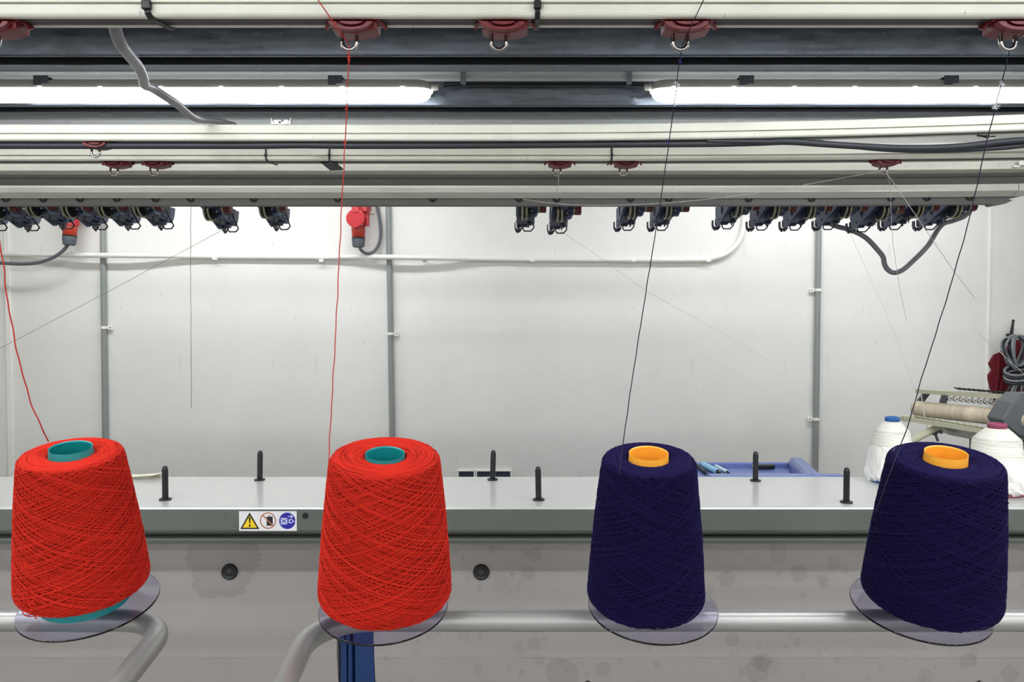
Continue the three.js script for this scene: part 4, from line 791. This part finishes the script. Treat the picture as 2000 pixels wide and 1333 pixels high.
// ---------------------------------------------------------------- blue tray behind the shelf with its tools
{
  const zb = 2.36, zf_ = Z2 + 0.05, yF = yOf(912, zb), yR = yOf(904.5, zb);
  const o = thing('blue_tray', 'blue moulded machine tray behind the shelf, raised lip at its right', 'tray', null);
  const xl = xOf(1300, 905, zb), xr = xOf(1540, 905, zb), xq = xOf(1575, 905, zb);
  const x2 = xOf(1566, 926, zf_);
  // floor, back lip, front lip
  const yFl = yOf(914, zb);
  mesh('tray_floor', extr([[xl, zb], [xr, zb], [x2, zf_], [xl, zf_]], 0.012).rotateX(-Math.PI / 2).translate(0, yFl - 0.012, 0), M.blueTray, o);
  mesh('back_lip', rbox(xr - xl + 0.02, yR - yFl + 0.03, 0.018, 0.004, (xl + xr) / 2, (yR + yFl - 0.03) / 2, -zb - 0.008), M.blueTray, o);
  const yf = yOf(924, zf_ + 0.02); mesh('front_lip', rbox(x2 - xl + 0.1, 0.06, 0.03, 0.004, (xl + x2) / 2 + 0.05, yf - 0.03, -zf_ + 0.0), M.blueTray, o);
  // raised lip: rounded wedge, high at the far end, running forward and down
  const far = at(1555, 893, zb), rings = [];
  for (let i = 0; i <= 8; i++) {
    const t = i / 8, z = zb + (zf_ - zb) * t, cx = xOf(1556 + 12 * t, 900, z) + t * 0.03, w = 0.05, yTop = THREE.MathUtils.lerp(far.y, yOf(926, zf_), t), ring = [];
    for (const [dx, dy] of [[-0.5, -0.12], [-0.5, -0.02], [-0.44, -0.009], [-0.3, -0.0015], [-0.15, 0], [0.3, -0.004], [0.62, -0.02], [0.7, -0.04], [0.7, -0.12]]) ring.push(V(cx + dx * w, yTop + dy, -z));
    rings.push(ring);
  }
  mesh('raised_lip', loft(rings), M.blueTray, o);
  mesh('pedestal', box(0.5, yFl - 0.03, zb - zf_ - 0.05, (xl + x2) / 2 + 0.02, (yFl - 0.03) / 2, -(zb + zf_) / 2), M.bluePost, o);
  // tools lying in the tray
  const lay = (px0, py0, px1, py1, r, mat, name, label, cat) => { const hit = (px, py) => { let a = 1.85, b = 3; for (let i = 0; i < 40; i++) { const m = (a + b) / 2; yOf(py, m) > yFl + r ? a = m : b = m; } return at(px, py, a); }; const p = hit(px0, py0), q = hit(px1, py1); p.y = q.y = yFl + r + 0.0008; const t = thing(name, label, cat); mesh('barrel', merge([rod(p, q, r, 14), new THREE.SphereGeometry(r, 14, 8).translate(p.x, p.y, p.z)]), mat, t); mesh('tip', rod(q, q.clone().add(q.clone().sub(p).normalize().multiplyScalar(0.02)), r * 0.8, 12, r * 0.3), M.black, t); return t; };
  const lightBlue = std({ color: 0x8cc0e0, roughness: 0.4 }), mint = std({ color: 0xc8dcdc, roughness: 0.5 });
  lay(1374, 908.5, 1402, 922.5, 0.009, lightBlue, 'marker_pen', 'pale blue marker lying in the blue tray beside the navy cone', 'pen');
  lay(1362, 911, 1378, 923.5, 0.006, M.black, 'marker_pen', 'black pen half hidden behind the navy cone, in the blue tray', 'pen');
  lay(1394, 909, 1420, 922.5, 0.005, mint, 'marker_pen', 'pale mint stick lying right of the blue marker in the tray', 'pen');
  const p = at(1486, 908.5, zb - 0.03), t = thing('utility_knife', 'black folded knife lying at the back of the blue tray', 'knife', V(p.x, yFl + 0.009, p.z));
  mesh('handle', rbox(0.062, 0.015, 0.014, 0.005, 0.012, 0, 0), M.black, t); mesh('blade_end', rbox(0.014, 0.009, 0.01, 0.003, -0.022, 0.001, 0.002), M.steel, t);
}
// scrap of card at the far edge of the shelf
{
  const c = onShelf(292, 933.5), o = thing('card_scrap', 'off-white card with a dark dog-ear at the shelf\'s far edge', 'card', V(c.x, c.y, c.z));
  mesh('card', merge([bar(V(-0.04, 0.004, 0), V(0.026, 0.009, 0), 0.05, 0.0012, V(0, 0.1, 1)), box(0.06, 0.01, 0.0012, -0.008, 0.004, 0.006)]), std({ color: 0xd9d5c2, roughness: 0.7 }), o);
  mesh('dog_ear', extr([[0, 0], [0.026, 0.002], [0.028, 0.009], [0.02, 0.007]], 0.002).translate(0.002, 0.0015, 0.008), std({ color: 0x8a8468, roughness: 0.7 }), o);
}

// ---------------------------------------------------------------- white thread spools
function filmWrap(prof, n, amp, a0, a1) {
  const pos = [], idx = [], m = prof.length;
  for (let j = 0; j < m; j++) for (let i = 0; i <= n; i++) {
    const a = a0 + (a1 - a0) * i / n, k = amp * (fbm(i * 0.35 + j * 0.9, j * 0.8 + i * 0.13, 21, 512, 3) - 0.35) * (0.35 + j / m), r = prof[j][0] + k; pos.push(Math.cos(a) * r, prof[j][1] + amp * 0.4 * (vnoise(i * 0.6, j * 0.7, 5, 512) - 0.5), Math.sin(a) * r);
    if (i < n && j < m - 1) { const p = j * (n + 1) + i; idx.push(p, p + 1, p + n + 1, p + 1, p + n + 2, p + n + 1); }
  }
  const g = new THREE.BufferGeometry(); g.setAttribute('position', new THREE.Float32BufferAttribute(pos, 3)); g.setIndex(idx); const h = g.toNonIndexed(); h.computeVertexNormals(); return h;
}
function spool(c, s, capMat, rimMat, label, cap, wide = 1) {
  const o = thing('thread_spool', label, 'spool', c, 'white thread spools on the shelf');
  const P = [[0.0, 0.006], [0.05, 0.006], [0.0525, 0.012], [0.0475, 0.07], [0.0435, 0.118], [0.042, 0.121], [0.0405, 0.1225], [0.03, 0.134], [0.02, 0.144], [0, 0.144]].map(([r, y]) => [r * s * wide, y * s]);
  mesh('thread_body', lathe(P, 64), M.spoolWhite, o);
  const w = []; for (let k = 0; k < 26; k++) { const y = 0.014 + 0.1 * k / 26 + rr(0, 0.003), r = 0.0525 - 0.009 * (y - 0.012) / 0.106; const pts = []; for (let i = 0; i <= 48; i++) { const a = i / 48 * 6.2832; pts.push(V(Math.cos(a) * r * wide, y + 0.003 * Math.sin(a + k), Math.sin(a) * r * wide).multiplyScalar(s)); } w.push(strand(pts, rr(0.0004, 0.001) * s, 4, (p) => V(p.x, 0, p.z).normalize(), () => 1)); }
  const wt = mesh('wound_thread', mergeGeometries(w), M.spoolWhite, o); wt.userData.kind = 'stuff';
  mesh('cap', lathe([[0.0, 0.1435], [cap, 0.1435], [cap, 0.1535], [cap - 0.001, 0.1545], [cap - 0.004, 0.1545], [cap - 0.0045, 0.15], [0, 0.15]].map(([r, y]) => [r * s, y * s]), 40), capMat, o);
  mesh('base_rim', lathe([[0, 0.0005], [0.049, 0.0005], [0.051, 0.002], [0.0505, 0.006], [0, 0.006]].map(([r, y]) => [r * s * wide, y * s]), 48), rimMat, o);
  return o;
}
{
  const a = onShelf(1741, 941), s1 = spool(V(a.x, SHELF, a.z), 0.97, M.capBlue, M.capBlue, 'white thread spool with a blue cap, left of the right navy cone', 0.0165, 0.9);
  mesh('plastic_film', filmWrap([[0.045, 0.085], [0.047, 0.07], [0.049, 0.058], [0.051, 0.046], [0.053, 0.034], [0.055, 0.022], [0.056, 0.014], [0.054, 0.007]], 90, 0.016, 0, Math.PI * 2), M.film, s1);
  const b = onShelf(1945, 962), s2 = spool(V(b.x, SHELF, b.z), 0.97, M.capPlum, M.capPlum, 'white thread spool with a plum cap, behind the right navy cone', 0.0195, 1.1);
  mesh('plastic_film', filmWrap([[0.05, 0.075], [0.06, 0.07], [0.066, 0.058], [0.07, 0.046], [0.073, 0.034], [0.075, 0.022], [0.076, 0.016], [0.07, 0.01]], 100, 0.03, 0, Math.PI * 2), M.film, s2);
  thread([[1987, 862, 1.54], [1994, 872, 1.53], [2003, 888, 1.52], [2010, 910, 1.52]], 0.0007, M.threadWhite, 'white thread leaving the plum-capped spool', 0.0003, 20);
}

// ---------------------------------------------------------------- winding machine at the right
{
  const o = thing('winding_machine', 'khaki winding machine with a worn beige roller behind the white spools', 'machine');
  const dir = (() => { const a = at(1787, 798, 2.42), b = at(1966, 817, 2.16); return [a, b]; })(); const [ra, rb] = dir, ax = rb.clone().sub(ra).normalize(), rl = rb.distanceTo(ra) + 0.16;
  const side = V(0, 1, 0).cross(ax).normalize(), up = ax.clone().cross(side).negate(); if (up.y < 0) up.negate();
  // roller, worn in rings
  const rp = [[0, 0], [0.022, 0], [0.0243, 0.004]]; for (let k = 0; k < 60; k++) { const y = 0.006 + (rl - 0.01) * k / 60; rp.push([0.0245 + (y < 0.2 ? 0.0005 * Math.sin(k * 2.4) : 0), y]); } rp.push([0.0245, rl], [0, rl]);
  const tRoll = tex(64, 512, (u, v) => { const k = 0.86 + 0.16 * vnoise(0.5, v * 60, 3, 60) - 0.1 * vnoise(0.5, v * 18, 9, 18); return [k, k * 0.97, k * 0.92]; }, true);
  const toAxis = (g, at0) => g.applyQuaternion(new THREE.Quaternion().setFromUnitVectors(V(0, 1, 0), ax)).translate(at0.x, at0.y, at0.z);
  const rol = mesh('roller', toAxis(lathe(rp, 48), ra), std({ color: 0xe6dccb, map: tRoll, roughness: 0.6 }), o);
  const along = (p, k) => p.clone().addScaledVector(ax, k);
  // upper and lower bars with teeth
  const u0 = at(1797, 764.5, 2.4), u1 = at(1991, 777, 2.14), l0 = at(1770, 817, 2.36), l1 = at(1925, 842, 2.14);
  const upper = mesh('upper_bar', merge([bar(u0, u1, 0.012, 0.03, V(0, 1, 0)), rbox(0.016, 0.013, 0.03, 0.003, u0.x, u0.y, u0.z)]), M.khaki, o);
  const lower = mesh('lower_bar', merge([bar(l0, l1, 0.014, 0.03, V(0, 1, 0)), rbox(0.026, 0.02, 0.03, 0.006, l0.x, l0.y, l0.z)]), M.khaki, o);
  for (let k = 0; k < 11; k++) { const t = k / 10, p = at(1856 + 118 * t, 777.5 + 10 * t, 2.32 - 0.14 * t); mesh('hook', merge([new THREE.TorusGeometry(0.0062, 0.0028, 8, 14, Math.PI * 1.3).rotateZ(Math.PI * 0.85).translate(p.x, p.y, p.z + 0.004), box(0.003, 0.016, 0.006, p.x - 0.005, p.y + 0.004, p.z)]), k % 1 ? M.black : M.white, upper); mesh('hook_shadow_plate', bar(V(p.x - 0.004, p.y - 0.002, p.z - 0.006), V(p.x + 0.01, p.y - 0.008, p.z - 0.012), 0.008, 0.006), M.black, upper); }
  for (let k = 0; k < 13; k++) { const t = k / 12, p = at(1870 + 112 * t, 760.5 + 9.5 * t, 2.31 - 0.15 * t); mesh('tooth', bar(V(p.x - 0.006, p.y + 0.004, p.z), V(p.x + 0.006, p.y - 0.001, p.z), 0.003, 0.02, V(0, 1, 0)), M.black, upper); }
  for (let k = 0; k < 12; k++) { const t = k / 11, p = at(1793 + 130 * t, 814.5 + 22 * t, 2.33 - 0.19 * t); mesh('tooth', bar(V(p.x - 0.009, p.y + 0.003, p.z), V(p.x + 0.009, p.y - 0.002, p.z), 0.003, 0.026, V(0, 1, 0)), M.khaki, lower); }
  // arms between the bars, plate under the lower bar
  const arm = (a, b, w) => bar(at(...a), at(...b), w, 0.008);
  mesh('end_arm', merge([arm([1810, 768, 2.41], [1795, 788, 2.43], 0.02), arm([1846, 772, 2.4], [1840, 792, 2.4], 0.02)]), M.winderGrey, o);
  const pl = [[1846, 836], [1852, 848], [1862, 852], [1905, 861], [1960, 868], [1960, 850], [1900, 843]].map(([x, y]) => at(x, y, 2.22)); const pc = pl[0];
  mesh('skirt_plate', extr(pl.map((p) => [p.x - pc.x, p.y - pc.y]), 0.01, 0.001).translate(pc.x, pc.y, pc.z - 0.03), std({ color: 0x84857a, roughness: 0.45 }), o);
  // dark gear head
  const hd = [[1994, 770], [1977, 787], [1957, 819], [1957, 822], [1962, 829], [1990, 852], [2080, 880], [2080, 770]].map(([x, y]) => at(x, y, 2.1)), hc = hd[0];
  const head = mesh('gear_head', extr(hd.map((p) => [p.x - hc.x, p.y - hc.y]), 0.07, 0.006, 3).translate(hc.x, hc.y, hc.z - 0.07), M.winderGrey, o);
  const gk = at(2006, 845, 2.06); mesh('belt_guard', new THREE.TorusGeometry(0.026, 0.004, 10, 24).scale(0.7, 1.3, 1).translate(gk.x, gk.y, gk.z + 0.04), M.khaki, head);
  // strut, knob, base
  mesh('strut', rod(at(1768, 868, 2.28), at(1838, 832, 2.3), 0.0105, 16), M.khaki, o);
  const kn = mesh('clamp_knob', merge([new THREE.SphereGeometry(0.011, 14, 10).translate(at(1825, 844, 2.3).x, at(1825, 844, 2.3).y, -2.3), rod(at(1826, 846, 2.3), at(1832, 862, 2.3), 0.004, 10), rod(at(1832, 845, 2.32), at(1838, 834, 2.32), 0.012, 12)]), M.winderGrey, o);
  const foot = at(1950, 850, 2.2); mesh('stand', merge([box(0.24, foot.y - 0.02, 0.16, foot.x + 0.12, (foot.y - 0.02) / 2 + 0.01, -2.26), rod(at(1768, 868, 2.28), V(at(1768, 868, 2.28).x, 0.02, -2.28), 0.02, 16), box(0.5, 0.02, 0.3, foot.x - 0.06, 0.01, -2.26)]), M.winderGrey, o);
  thread([[1799, 770, 2.36], [1803, 795, 2.36], [1808, 826, 2.34], [1818, 851, 2.32]], 0.0012, M.threadWhite, 'white thread hanging across the beige roller', 0.0002, 30);
}
// ---------------------------------------------------------------- coiled cable with a red cloth on a wall hook
{
  const Z = WZ - 0.09, k = thing('wall_hook', 'black hook on the wall above the coiled cable', 'hook');
  const h0 = at(1979, 627, WZ - 0.03), h1 = at(1975, 655, WZ - 0.03);
  mesh('stem', merge([rod(h1, h0, 0.008, 12, 0.0045), new THREE.SphereGeometry(0.0065, 12, 10).translate(h0.x, h0.y, h0.z)]), M.black, k);
  mesh('wall_arm', rod(h1, V(h1.x, h1.y, -WZ + 0.001), 0.007, 12), M.black, k);
  const c = thing('coiled_cable', 'bundle of grey cable coiled and knotted on the wall hook', 'cable');
  const top = at(1981, 655, Z), mid = at(1984, 712, Z);
  const g1c = std({ color: 0x83878b, roughness: 0.4 });
  for (let i = 0; i < 9; i++) { // big loops
    const w = rr(0.036, 0.075), hgt = rr(0.062, 0.078), cx = top.x + rr(-0.002, 0.016), cy = top.y - hgt - rr(0, 0.012), z = -Z + rr(-0.015, 0.03), P = [];
    for (let q = 0; q < 14; q++) { const a = q / 14 * 6.2832; P.push(V(cx + Math.cos(a) * w * (0.78 + 0.22 * Math.sin(a)), cy + Math.sin(a) * hgt, z + 0.012 * Math.sin(a * 2 + i))); }
    mesh('turn', tube(P, 0.0052, 60, 10, true), i % 3 === 1 ? M.darkCable : g1c, c);
  }
  for (let i = 0; i < 4; i++) { // wraps of the knot
    const cy = mid.y - 0.024 - i * 0.013, P = []; for (let q = 0; q < 14; q++) { const a = q / 14 * 6.2832; P.push(V(mid.x + 0.012 + Math.cos(a) * 0.062, cy + Math.sin(a) * 0.02 + 0.014 * Math.cos(a), -Z + 0.005 + Math.sin(a) * -0.036)); }
    mesh('knot_turn', tube(P, 0.0055, 60, 10, true), i % 2 ? M.darkCable : g1c, c);
  }
  for (let i = 0; i < 9; i++) { const x = mid.x - 0.03 + i * 0.011, P = [V(x * 0.4 + 0.6 * (mid.x + 0.012), mid.y - 0.05, -Z + rr(-0.01, 0.025)), V(x, mid.y - 0.085, -Z + 0.02), V(mid.x + 0.012 + (x - mid.x - 0.012) * 1.9, mid.y - 0.2, -Z + rr(-0.01, 0.02)), V(mid.x + 0.012 + (x - mid.x - 0.012) * 1.5, mid.y - 0.32, -Z)]; mesh('tail', capped(P, 0.0052, 24, 10), i % 3 ? g1c : M.darkCable, c); }
  // folded cloth behind it
  const out = [[1955, 690], [1945, 694], [1934, 711], [1942, 723], [1933, 733], [1933, 742], [1937, 757], [1943, 770], [1950, 800], [2030, 800], [2030, 680], [1990, 665]].map(([x, y]) => at(x, y, WZ - 0.02)), o0 = out[0];
  const sh = shapeOf(out.map((p) => [p.x - o0.x, p.y - o0.y]));
  const cg = new THREE.ExtrudeGeometry(sh, { depth: 0.012, bevelEnabled: true, bevelThickness: 0.003, bevelSize: 0.002, bevelSegments: 2, curveSegments: 8 }).translate(o0.x, o0.y, -WZ + 0.004);
  const cl = thing('red_cloth', 'dark red cloth hanging behind the coiled cable', 'cloth'); mesh('sheet', cg, M.cloth, cl);
  for (const [a, b, r] of [[[1950, 700], [1944, 765], 0.009], [[1939, 712], [1947, 742], 0.006], [[1985, 680], [1978, 720], 0.01], [[1992, 672], [1990, 722], 0.008], [[1957, 735], [1948, 785], 0.008]]) mesh('fold', capped([at(...a, WZ - 0.016), at((a[0] + b[0]) / 2 + 2, (a[1] + b[1]) / 2, WZ - 0.02), at(...b, WZ - 0.016)], r, 16, 10), M.cloth, cl);
}

scene.traverse((o) => { if (o.isLight) o.castShadow = !o.isRectAreaLight; });
renderer.render(scene, camera);
